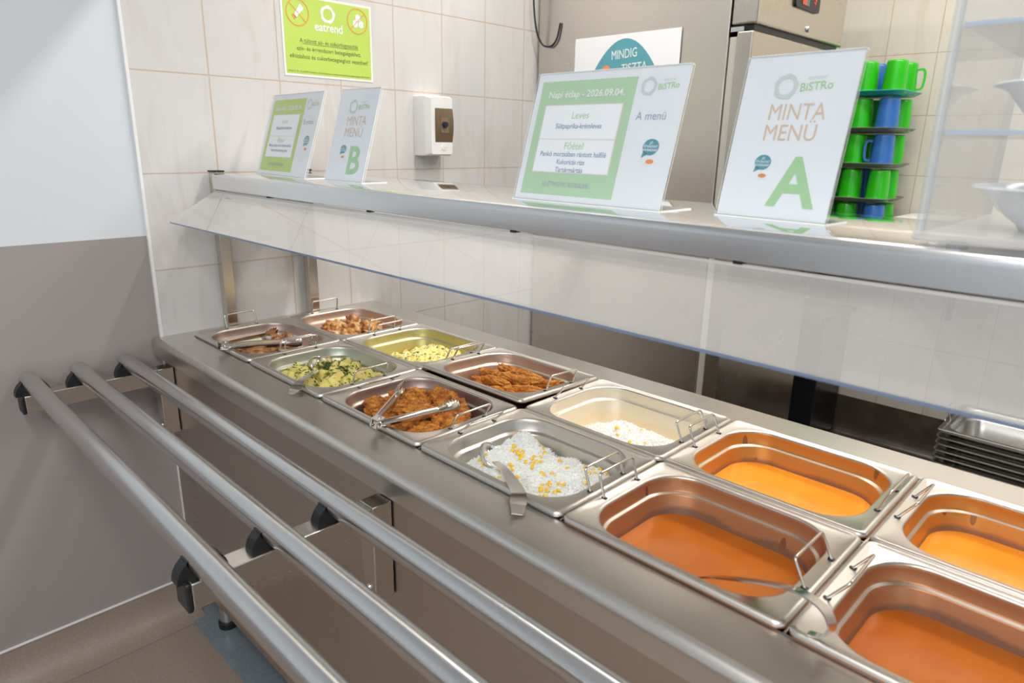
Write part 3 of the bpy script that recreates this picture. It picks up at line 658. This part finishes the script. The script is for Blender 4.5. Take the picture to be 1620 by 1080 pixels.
def spoon(pts, wds, widths, bowl_c, bowl_ax, bowl_r, tilt, label, name='serving_spoon', bd=.018):
    t = thing(name, label, 'spoon' if name == 'serving_spoon' else 'ladle', pts[0])
    o0 = Vector(pts[0]); P_ = spline([Vector(p) - o0 for p in pts], 7); nP = len(P_); W = []
    for i in range(nP):
        u = i / (nP - 1) * (len(widths) - 1); k = min(int(u), len(widths) - 2); W.append(widths[k] + (widths[k + 1] - widths[k]) * (u - k))
    bm = bmesh.new(); ribbon(bm, P_, wds, W, .0022); finish('handle', bm, S_UT, t, smooth=45)
    if bowl_c:
        bm = bmesh.new(); n, rg = 28, []
        for k in range(9):
            a = k / 8 * PI / 2; rg.append([Vector((bowl_r[0] * math.sin(a) * math.cos(2 * PI * q / n), bowl_r[1] * math.sin(a) * math.sin(2 * PI * q / n), -bd * math.cos(a))) for q in range(n)])
        rg[0] = [v + Vector((math.cos(2 * PI * q / n), math.sin(2 * PI * q / n), 0)) * .0004 for q, v in enumerate(rg[0])]
        loft(bm, rg, True, False); mt_ = Matrix.Translation(Vector(bowl_c) - o0) @ Matrix.Rotation(bowl_ax, 4, 'Z') @ Matrix.Rotation(tilt[0], 4, 'Y') @ Matrix.Rotation(tilt[1], 4, 'X')
        bmesh.ops.transform(bm, matrix=mt_, verts=bm.verts); finish('bowl', bm, S_UT, t, smooth=80, solid=.0012)
    return t
spoon([(1.105, .082, -.020), (1.150, .058, -.010), (1.205, .020, .004), (1.243, -.006, .010), (1.262, -.024, .007), (1.275, -.040, -.001)], (.62, .78, 0), [.012, .014, .020, .022, .026, .016], (1.078, .103, -.024), math.radians(-35), (.036, .027), (.25, -.5), 'steel serving spoon lying in the rice with corn, handle over the pan edge')
spoon([(.440, .122, -.026), (.485, .085, -.014), (.535, .040, -.001), (.575, .004, .006), (.596, -.018, .003), (.606, -.034, -.003)], (.62, .78, 0), [.012, .014, .018, .020, .026, .012], (.408, .150, -.026), math.radians(-38), (.038, .030), (.2, -.45), 'steel serving spoon in the dill potatoes, handle over the pan edge')
spoon([(1.500, .062, -.045), (1.530, .055, -.022), (1.585, .044, .006), (1.632, .032, .028), (1.662, .026, .034), (1.684, .020, .030), (1.694, .014, .018), (1.688, .008, .007), (1.674, .006, .004)], (.15, .92, -.22), [.014, .016, .018, .018, .018, .018, .018, .016, .014],
      None, 0, (0, 0), (0, 0), 'hooked steel ladle handle rising out of the front soup', 'soup_ladle')

# ------------------------------------------------------------------ signs
PAPER = mat('white paper', (.88, .90, .93), .5); PGREEN = mat('leaf green print', (.42, .68, .36), .5); PLIME = mat('lime green print', (.52, .70, .12), .5)
PTEXT = mat('grey blue print', (.22, .33, .46), .5); PPURP = mat('grey violet print', (.42, .42, .55), .5); PBEIGE = mat('beige print', (.76, .58, .44), .5); PGREY = mat('pale grey print', (.66, .72, .70), .5)
PTEAL = mat('teal print', (.10, .36, .44), .5); PORANGE = mat('orange print', (.85, .30, .08), .5); PWHITE = mat('white print', (.88, .88, .88), .5); PDARK = mat('dark green print', (.10, .16, .05), .5)
PGRE2 = mat('soft green print', (.50, .72, .46), .5); PLINE = mat('cream print', (.80, .74, .66), .5)
def logo(p, u, v, s, lay=2):
    p.ring(u - s * .90, v, s * .62, s * .40, PGREY, lay, wob=.04)
    p.text('eatrend', u + s * .62, v + s * .30, s * .30, PGREY, lay)
    p.text('BiSTRo', u + s * .66, v - s * .22, s * .58, PGREEN, lay, bold=.008, width=s * 1.60, rot=.06)
def bubble(p, u, v, s):
    p.disc(u, v, s, PTEAL, 2, 20, s * .86); p.poly([(u - s * .8, v - s * .4), (u - s * .95, v - s * 1.15), (u - s * .2, v - s * .75)], PTEAL, 2)
    for k, tx in enumerate(('JÓ', 'ÉTVÁGYAT', 'KÍVÁNUNK!')): p.text(tx, u, v + s * (.32 - .38 * k), s * .34, PWHITE, 3, bold=.02)
    p.disc(u + s * .25, v - s * 1.75, s * .85, PWHITE, 2, 18, s * .14); p.disc(u + s * .25, v - s * 1.52, s * .5, PORANGE, 3, 16, s * .24)
def menu_card(W, H, letter, dishes, grn):
    p = Print(); p.rect(0, 0, W, H, PAPER, 0); g0, g1 = W * .04, W * .70
    p.rect(g0, H * .045, g1, H * .93, grn, 1); p.rect(g0 + .016, H * .215, g1 - .016, H * .745, PLINE, 2); p.rect(g0 + .018, H * .222, g1 - .018, H * .738, PAPER, 3)
    p.rect(g0 + .018, H * .474, g1 - .018, H * .482, PLINE, 4); gc = (g0 + g1) / 2
    p.text('Napi étlap - 2026.09.04.', gc, H * .80, .0155, PWHITE, 3, bold=.015, width=(g1 - g0) * .80)
    p.text('Leves', gc, H * .635, .016, PGREEN, 4); p.text('Sültpaprika-krémleves', gc, H * .560, .0115, PTEXT, 4, bold=.01, width=.095)
    p.text('Főétel', gc, H * .40, .016, PGREEN, 4)
    for k, (tx, wd) in enumerate(dishes): p.text(tx, gc, H * (.345 - .060 * k), .0112, PTEXT, 4, bold=.01, width=wd)
    p.text('JÓ ÉTVÁGYAT KÍVÁNUNK!', gc, H * .11, .0115, PPURP, 3, width=.10); logo(p, W * .845, H * .855, .022)
    p.text(letter + ' menü', W * .83, H * .62, .0175, PPURP, 2, width=.052); bubble(p, W * .87, H * .43, .014)
    return p
def minta_card(W, H, letter):
    p = Print(); p.rect(0, 0, W, H, PAPER, 0); logo(p, W * .55, H * .80, .026)
    p.text('MINTA', W * .54, H * .60, .030, PBEIGE, 2, bold=0, width=W * .50); p.text('MENÜ', W * .52, H * .475, .030, PBEIGE, 2, bold=0, width=W * .46)
    p.text(letter, W * .66, H * .085, .088, PGREEN, 2, bold=.025); bubble(p, W * .34, H * .34, .0115)
    return p
def stand(name, label, loc, rz, lean, W, H, card, foot):
    t = thing(name, label, 'sign', loc, rz); T = Matrix.Rotation(-lean, 4, 'X')
    bm = bmesh.new(); box(bm, -.002, W + .002, -.0012, 0, .0, H + .002, mtx=T); box(bm, -.002, W + .002, .0035, .0047, .0, H + .002, mtx=T); box(bm, -.002, W + .002, .0, .0035, H + .0005, H + .002, 1, mtx=T)
    box(bm, -.002, W + .002, -.002, foot, .0002, .0026)
    for f in bm.faces:
        if f.calc_area() < .003 and f.material_index == 0: f.material_index = 1
    finish('acrylic_holder', bm, [ACRYL, ACEDGE], t)
    o = card.build('printed_card', t); o.rotation_euler = (-lean, 0, 0); o.location = Vector((0, .0016 * math.cos(lean), .003))
    bk = B(0, W, .0005, .0012, 0, H); bo = finish('card_back', bk, PAPER, t); bo.rotation_euler = (-lean, 0, 0); bo.location = (0, .0016, .003)
    return t
ZS = .420
stand('menu_sign', 'wide green menu sign in clear acrylic, menu A, in the middle of the shelf', (1.043, .179, ZS), math.radians(-.8), math.radians(16), .292, .210, menu_card(.292, .210, 'A', (('Pankó morzsában rántott halfilé', .137), ('Kukoricás rizs', .058), ('Tartármártás', .058)), PGRE2), .085)
stand('menu_sign', 'wide green menu sign in clear acrylic, menu B, by the tiled wall', (.050, .196, ZS), math.radians(-4), math.radians(18), .292, .212, menu_card(.292, .212, 'B', (('Mézes-mázas sült csirkecombok', .137), ('Petrezselymes burgonya', .10)), PLIME), .085)
stand('portrait_sign', 'upright white acrylic sign with a large green letter A', (1.406, .211, ZS), math.radians(-3.4), math.radians(13), .151, .212, minta_card(.151, .212, 'A'), .062)
stand('portrait_sign', 'upright white acrylic sign with a large green letter B', (.412, .188, ZS), math.radians(1.5), math.radians(17), .148, .212, minta_card(.148, .212, 'B'), .068)
# green notice on the tiled wall
p = Print(); W, H = .287, .205; p.rect(-.006, -.006, W + .006, H + .006, PWHITE, 0); p.rect(0, 0, W, H, PLIME, 1)
for u in (.045, .243):
    p.ring(u, H * .80, .036, .0335, PORANGE, 4)
p.line(.045 - .025, H * .80 + .024, .045 + .025, H * .80 - .024, .0018, PORANGE, 5); p.line(.243 - .025, H * .80 - .024, .243 + .025, H * .80 + .024, .0018, PORANGE, 5)
p.poly([(.033, H * .80 - .008), (.04, H * .80 - .014), (.065, H * .80 + .012), (.054, H * .80 + .024)], PWHITE, 3); p.poly([(.025, H * .80 - .008), (.035, H * .80 - .02), (.042, H * .80 - .014), (.032, H * .80 - .004)], PORANGE, 3)
for a_, b_ in ((-.016, -.014), (.004, -.014), (-.006, .002)): p.poly([(.243 + a_, H * .80 + b_), (.243 + a_ + .008, H * .80 + b_ - .004), (.243 + a_ + .017, H * .80 + b_), (.243 + a_ + .017, H * .80 + b_ + .013), (.243 + a_ + .008, H * .80 + b_ + .018), (.243 + a_, H * .80 + b_ + .014)], PWHITE, 3)
p.ring(.142, H * .83, .024, .0155, PWHITE, 3, wob=.05); p.text('eatrend', .144, H * .60, .034, PWHITE, 3, bold=.015, width=.092)
p.text('A túlzott só- és cukorfogyasztás', .144, H * .42, .0165, PDARK, 3, width=.195); p.line(.055, H * .405, .242, H * .405, .0012, PDARK, 3)
p.text('szív- és érrendszeri betegségekhez,', .144, H * .315, .0165, PDARK, 3, width=.215); p.text('elhízáshoz és cukorbetegséghez vezethet!', .144, H * .21, .0165, PDARK, 3, width=.262)
p.text('37/2014. (IV. 30.) EMMI rendelet a közétkeztetésre vonatkozó táplálkozás-egészségügyi előírásokról', .143, H * .025, .0065, PDARK, 3, width=.276)
o = p.build('wall_notice'); o.rotation_euler = (0, 0, PI / 2); o.location = (XW + .0015, .358, .694); tag(o, 'lime green paper notice about salt and sugar on the tiled wall', 'notice')
# poster on the fridge side
p = Print(); W, H = .44, .31; p.rect(0, 0, W, H, PAPER, 0); pts = [(.05, .05)]
arch = [(W * .10 + W * .80 * k / 24, .02 + .275 * math.sin(PI * (.06 + .88 * k / 24)) ** .7) for k in range(25)]
p.poly(arch + [(W * .9, .01), (W * .1, .01)], PTEAL, 1)
p.text('MINDIG', W * .50, .232, .042, PWHITE, 2, bold=0, width=.105, rot=.05); p.text('TISZTA', W * .60, .186, .042, PWHITE, 2, bold=0, width=.105, rot=.05)
p.disc(W * .33, .196, .026, PWHITE, 2, 20, .005); p.disc(W * .33, .204, .017, PORANGE, 3, 18, .008)
o = p.build('poster'); o.location = (.150, 1.3975, .568); tag(o, 'white and teal paper poster stuck to the fridge side', 'poster')

# ------------------------------------------------------------------ breaker box on the tiled wall
eb = thing('breaker_box', 'white plastic breaker box with a smoked window on the tiled wall', 'breaker box', (XW, .865, .466))
bm = bmesh.new(); loft(bm, [rr(-.056, .056, 0, .193, .004, 0, 4), rr(-.056, .056, 0, .193, .004, .055, 4), rr(-.054, .054, .002, .191, .006, .062, 4), rr(-.045, .045, .006, .187, .006, .080, 4)], True, True)
MX = Matrix(((0, 0, 1, 0), (1, 0, 0, 0), (0, 1, 0, 0), (0, 0, 0, 1)))
bmesh.ops.transform(bm, matrix=MX, verts=bm.verts); finish('housing', bm, WHITEPL, eb, smooth=40)
SMOKE = mat('smoked plastic', (.16, .11, .06), .08)
bm = bmesh.new(); lo = []
for k in range(9):
    zz = .040 + .118 * k / 8; q = .008 * math.sin(PI * k / 8); lo.append([Vector((.079 + q, -.030, zz)), Vector((.079 + q, .045, zz)), Vector((.079, .045, zz)), Vector((.079, -.030, zz))])
loft(bm, lo, True, True); finish('window_cover', bm, SMOKE, eb, smooth=40)
finish('inner_plate', B(.0865, .0875, -.010, .022, .075, .125), mat('amber plate', (.24, .17, .10), .2), eb)
bm = bmesh.new(); lathe(bm, [(0, .010), (.009, .010), (.011, 0)], 20); bmesh.ops.transform(bm, matrix=Matrix.Translation((.0875, .004, .102)) @ Matrix.Rotation(PI / 2, 4, 'Y'), verts=bm.verts); finish('rotary_switch', bm, mat('dark blue plastic', (.02, .025, .05), .3), eb, smooth=40)
bm = bmesh.new(); lathe(bm, [(0, .003), (.012, .002), (.013, 0)], 20); bmesh.ops.transform(bm, matrix=Matrix.Translation((.0795, .008, .030)) @ Matrix.Rotation(PI / 2, 4, 'Y'), verts=bm.verts); finish('latch', bm, WHITEPL, eb, smooth=40)

# ------------------------------------------------------------------ fridge
fr = thing('upright_fridge', 'tall brushed steel upright fridge standing in the kitchen corner', 'fridge', (.36, 1.75, ZF))
KF = lambda n, bm, m, **k: K(n, bm, m, fr, **k)
KF('cabinet', B(-.035, .753, 1.402, 2.09, -.74, 1.35), S_FR, bevel=.003)
hd = KF('header_panel', B(.757, .837, 1.404, 2.085, .868, 1.34), S_DOOR, bevel=.006)
def sub(name, bm, m, par, **k): bmesh.ops.translate(bm, verts=bm.verts, vec=-Vector(fr.location)); return finish(name, bm, m, par, **k)
bm = bmesh.new(); loft(bm, [rr(1.645, 1.830, .945, 1.00, .012, .835, 5), rr(1.645, 1.830, .945, 1.00, .012, .8445, 5)], True, True)
MXF = Matrix(((0, 0, 1, 0), (1, 0, 0, 0), (0, 1, 0, 0), (0, 0, 0, 1))); bmesh.ops.transform(bm, matrix=MXF, verts=bm.verts); sub('control_display', bm, BLACK, hd, smooth=40)
bm = bmesh.new(); box(bm, .8445, .8465, 1.690, 1.725, .956, .990); sub('rocker_switch', bm, mat('red plastic', (.60, .07, .04), .3), hd, bevel=.001)
bm = bmesh.new(); box(bm, .8445, .8463, 1.726, 1.742, .956, .990); sub('green_switch', bm, mat('green plastic', (.02, .20, .14), .3), hd)
RED = mat('red led', (.4, .01, .01), .4, Emission_Color=(1, .05, .04, 1), Emission_Strength=1.5)
p = Print(); p.text('-7', 0, 0, .022, RED, 0, bold=.02); bm = p.bm; bmesh.ops.transform(bm, matrix=Matrix.Translation((.8462, 1.788, .968)) @ Matrix.Rotation(PI / 2, 4, 'Z'), verts=bm.verts); sub('led_digits', bm, RED, hd)
bm = bmesh.new(); lathe(bm, [(0, .008), (.007, .007), (.010, .004), (.011, 0)], 20); bmesh.ops.transform(bm, matrix=Matrix.Translation((.837, 1.772, .893)) @ Matrix.Rotation(PI / 2, 4, 'Y'), verts=bm.verts); sub('lock', bm, S_BAR, hd, smooth=40)
dr = KF('door', B(.780, .832, 1.402, 2.085, -.70, .848), S_DOOR, bevel=.004)
sub('door_handle', B(.832, .846, 2.03, 2.06, .0, .55), S_DOOR, dr, bevel=.003)
KF('gasket', B(.755, .779, 1.410, 2.08, -.695, .835), mat('grey rubber gasket', (.50, .48, .43), .5))
KF('hinge', B(.757, .80, 1.405, 1.45, .849, .862), S_BAR)
KF('header_gap', B(.755, .825, 1.42, 2.07, .849, .8675), BLACK)
for x, y in ((.03, 1.46), (.70, 1.46), (.03, 2.03), (.70, 2.03)):
    bm = bmesh.new(); lathe(bm, [(.02, -.74), (.02, ZF + .02), (.027, ZF + .018), (.027, ZF)], 16, x, y, 0, True, True); KF('foot', bm, BLACK)
# cable
bm = bmesh.new(); tube(bm, spline([(-.02, 1.35, 1.30), (-.022, 1.352, 1.05), (-.018, 1.365, .93), (-.005, 1.385, .875), (.03, 1.392, .862), (.06, 1.395, .885), (.075, 1.3965, .94)], 8), .0035, 8)
tag(finish('power_cable', bm, BLACK, smooth=60), 'black power cable looping down beside the fridge', 'cable')

# ------------------------------------------------------------------ back of the kitchen
ks = thing('wall_shelf', 'steel wall shelf carrying the stacked jugs on the back wall', 'shelf', (1.2, 2.55, -.01))
K('shelf_board', B(.10, 2.4, 2.36, YB, -.012, .012), S_SHELF, ks, bevel=.002)
for x in (.3, 1.2, 2.2):
    bm = bmesh.new(); box(bm, x, x + .02, 2.42, YB, -.03, -.012); box(bm, x, x + .02, YB - .02, YB, -.20, -.012); K('shelf_bracket', bm, S_SHELF, ks)
GJ = mat('bright green plastic', (.02, .52, .005), .25, Coat_Weight=.3); BJ = mat('blue plastic', (.03, .16, .52), .25, Coat_Weight=.3); GJ2 = mat('light green plastic', (.16, .70, .01), .25)
def jug(m, name='plastic_jug'):
    t = thing(name, None, None, (0, 0, 0)); bm = bmesh.new()
    lathe(bm, [(.0455, 0), (.0465, .004), (.0440, .010), (.0425, .022), (.0430, .040), (.0385, .118), (.037, .124), (.033, .126), (0.0005, .1255)], 28)
    finish('jug_body', bm, m, t, smooth=50)
    bm = bmesh.new(); pp = spline([(.040, 0, .098), (.058, 0, .100), (.067, 0, .085), (.066, 0, .045), (.060, 0, .026), (.042, 0, .022)], 5); ribbon(bm, pp, (0, 1, 0), .013, .009); finish('jug_handle', bm, m, t, smooth=50)
    return t
jp = {'g': jug(GJ), 'b': jug(BJ), 'l': jug(GJ2)}; jused = {}
def copy_thing(o):
    c = o.copy(); C.objects.link(c)
    for ch in list(o.children):
        d = ch.copy(); C.objects.link(d); d.parent = c; d.matrix_parent_inverse = ch.matrix_parent_inverse
    return c
TRAYZ = [.722, .580, .440, .300, .160, .014]
tiers = ['top tier', 'second tier from the top', 'third tier from the top', 'fourth tier from the top', 'fifth tier from the top', 'lowest tier on the shelf']
ROWS = [('lgg', 'gbg'), ('ggb', 'ggg'), ('ggb', 'ggg'), ('ggg', 'gbg'), ('ggb', 'gbg'), ('ggb', 'ggg')]
TEAL = mat('teal plastic', (.03, .42, .42), .3); GREYT = mat('grey plastic tray', (.17, .165, .16), .35)
cn = {'g': 'green', 'b': 'blue', 'l': 'light green'}
for i, z in enumerate(TRAYZ):
    bm = bmesh.new(); X0, X1, Y0, Y1 = .565, .975, 2.405, 2.690
    loft(bm, [rr(X0 + .03, X1 - .03, Y0 + .025, Y1 - .025, .03, z, 6), rr(X0 + .022, X1 - .022, Y0 + .018, Y1 - .018, .032, z + .003, 6), rr(X0, X1, Y0, Y1, .035, z + .017, 6), rr(X0 + .002, X1 - .002, Y0 + .002, Y1 - .002, .035, z + .019, 6),
              rr(X0 + .024, X1 - .024, Y0 + .020, Y1 - .020, .032, z + .006, 6), rr(X0 + .034, X1 - .034, Y0 + .030, Y1 - .030, .03, z + .003, 6)], True, True)
    tag(finish('serving_tray', bm, TEAL if i == 0 else GREYT, smooth=50), ('teal' if i == 0 else 'grey') + ' plastic tray under the upturned jugs, ' + tiers[i], 'tray', 'trays between the jugs')
    for r_i, row in enumerate(ROWS[i]):
        for c_i, ch in enumerate(row):
            o = copy_thing(jp[ch]) if jused.get(ch) else jp[ch]; jused[ch] = 1
            o.location = (.700 + c_i * .108 + (.004 if r_i else 0) + rnd.uniform(-.004, .004), 2.468 + r_i * .125, z + .006)
            ang = {0: rnd.uniform(1.6, 4), 1: (rnd.uniform(-.2, .5) if i == 0 else 2.2)}[r_i if c_i == 2 else 0]
            if i == 2 and r_i == 0 and c_i == 2: ang = math.radians(205)
            if r_i == 0 and c_i == 2 and i != 2: ang = math.radians(100)
            o.rotation_euler = (0, 0, ang)
            tag(o, 'upturned %s plastic jug, %s, %s of the %s row' % (cn[ch], tiers[i], ('left', 'middle', 'right end')[c_i], ('front', 'rear')[r_i]), 'jug', 'upturned jugs stacked on trays')
wb = thing('storage_box', 'white plastic storage box on the back shelf, right of the jugs', 'box', (1.3, 2.56, .012))
bm = bmesh.new(); loft(bm, [rr(1.02, 1.60, 2.44, 2.70, .03, .0125, 5), rr(1.00, 1.62, 2.42, 2.72, .03, .225, 5)], True, True); K('box_body', bm, WHITEPL, wb, smooth=50)
bm = bmesh.new(); loft(bm, [rr(.995, 1.625, 2.415, 2.725, .03, .2255, 5), rr(.995, 1.625, 2.415, 2.725, .03, .243, 5), rr(1.01, 1.61, 2.43, 2.71, .03, .25, 5)], True, True); K('box_lid', bm, WHITEPL, wb, smooth=50)
dc = thing('dark_cabinet', 'narrow dark steel cabinet standing under the wall shelf beside the fridge', 'cabinet', (.62, 2.55, ZF))
K('cabinet_body', B(.42, .815, 2.40, 2.72, ZF + .05, -.215), mat('near black steel', (.02, .022, .024), .22, .4), dc, bevel=.003)
K('cabinet_top', B(.41, .835, 2.385, 2.73, -.215, -.20), mat('near black steel', (.02, .022, .024)), dc, bevel=.002)
for x in (.46, .78):
    for y in (2.45, 2.68): K('foot', B(x - .015, x + .015, y - .015, y + .015, ZF, ZF + .05), BLACK, dc)
# low table with a stack of empty pans
lt = thing('low_table', 'low dark steel table behind the counter, lower right', 'table', (1.9, 1.95, ZF))
K('table_top', B(1.42, 3.0, 1.66, 2.25, -.60, -.57), DARKST, lt, bevel=.003)
for x in (1.46, 2.96):
    for y in (1.70, 2.21): K('leg', B(x - .02, x + .02, y - .02, y + .02, ZF, -.60), DARKST, lt)
S_DK = steel('grey steel stacked pans', (.52, .51, .49), .28, 0)
for k in range(6):
    t = thing('empty_food_pan', ['large empty steel food pan, lowest of the stack', 'large empty steel food pan, second from the bottom of the stack', 'large empty steel food pan, third from the bottom of the stack', 'large empty steel food pan, fourth from the bottom of the stack', 'large empty steel food pan, second from the top of the stack', 'large empty steel food pan on top of the stack'][k],
              'food pan', (1.70, 1.90, -.455 + k * .022), 0, 'stacked empty food pans')
    X, Y = .265, .1625; bm = bmesh.new()
    lo = [rr(-X + a, X - a, -Y + b, Y - b, r, z, 8) for a, b, r, z in ((0, 0, .012, -.006), (0, 0, .012, 0), (.003, .003, .012, .001), (.022, .022, .05, -.001), (.026, .026, .05, -.008), (.028, .028, .05, -.03), (.034, .034, .05, -.034), (.045, .045, .05, -.10), (.06, .06, .04, -.108))]
    loft(bm, lo, False, True); bmesh.ops.recalc_face_normals(bm, faces=bm.faces); finish('pan_shell', bm, S_DK, t, smooth=50, solid=.0008)
    if k in (5, 3):
        bm = bmesh.new(); tube(bm, fillet([(-X + .012, -.045, 0), (-X - .004, -.045, .04), (-X - .004, .045, .04), (-X + .012, .045, 0)], .006), .0024, 8); finish('handle', bm, S_WIRE, t, smooth=60)

# ------------------------------------------------------------------ display case with bowls
dcx0, dcx1, dy0, dy1, dz0, dz1 = 1.688, 2.25, .100, .400, .431, .80
dc = thing('display_case', 'clear acrylic display case standing on the right end of the shelf', 'display case', (1.95, .25, ZS))
bm = bmesh.new(); t_ = .004
for a in ((dcx0, dcx1, dy0, dy0 + t_, dz0, dz1), (dcx0, dcx1, dy1 - t_, dy1, dz0, dz1), (dcx0, dcx0 + t_, dy0 + t_, dy1 - t_, dz0, dz1), (dcx1 - t_, dcx1, dy0 + t_, dy1 - t_, dz0, dz1)): box(bm, *a)
K('case_wall', bm, CASEGL, dc)
ACR2 = sheetglass('acrylic rod', (.88, .92, .97), .08, 2.0, .15)
for x in (dcx0, dcx1):
    for y in (dy0, dy1):
        bm = bmesh.new(); tube(bm, [(x, y, dz0), (x, y, dz1)], .0045, 10); K('corner_post', bm, ACR2, dc, smooth=60)
bm = bmesh.new(); box(bm, dcx0 - .006, dcx1 + .006, dy0 - .006, dy1 + .006, .4255, .4345); K('base_plate', bm, sheetglass('milky acrylic', (.95, .96, .97), .1, 1.5, .35), dc, bevel=.003)
for z in (.527, .622): K('case_shelf', B(dcx0 + .005, dcx1 - .005, dy0 + .005, dy1 - .005, z, z + .004), [CASEGL], dc)
for z in (.527, .622):
    bm = bmesh.new(); box(bm, dcx0 + .005, dcx1 - .005, dy0 + .0045, dy0 + .006, z, z + .004); K('shelf_edge', bm, mat('pale blue acrylic edge', (.45, .55, .70), .2), dc)
for x in (dcx0 + .03, dcx1 - .03):
    for y in (dy0 + .02, dy1 - .02): K('foot', B(x - .008, x + .008, y - .008, y + .008, ZS + .0002, .4255), ACR2, dc)
K('case_top', B(dcx0 - .004, dcx1 + .004, dy0 - .004, dy1 + .004, dz1, dz1 + .005), CASEGL, dc)
CHINA = mat('white glazed china', (.80, .84, .88), .12)
def bowl(loc, r, h, label):
    t = bmesh.new(); lathe(t, [(0.0005, .003), (.40 * r, .003), (.42 * r, 0), (.48 * r, 0), (.52 * r, .006), (.70 * r, h * .45), (.86 * r, h * .88), (1.0 * r, h), (.985 * r, h + .002), (.84 * r, h * .90), (.66 * r, h * .45), (.45 * r, .010), (.0005, .008)], 40)
    o = finish('china_bowl', t, CHINA, smooth=60, loc=loc); return tag(o, label, 'bowl', 'white bowls in the display case')
bowl((1.798, .205, .4348), .095, .042, 'white china bowl on the floor of the display case')
bowl((1.800, .235, .5312), .100, .046, 'white china bowl on the middle level of the display case')
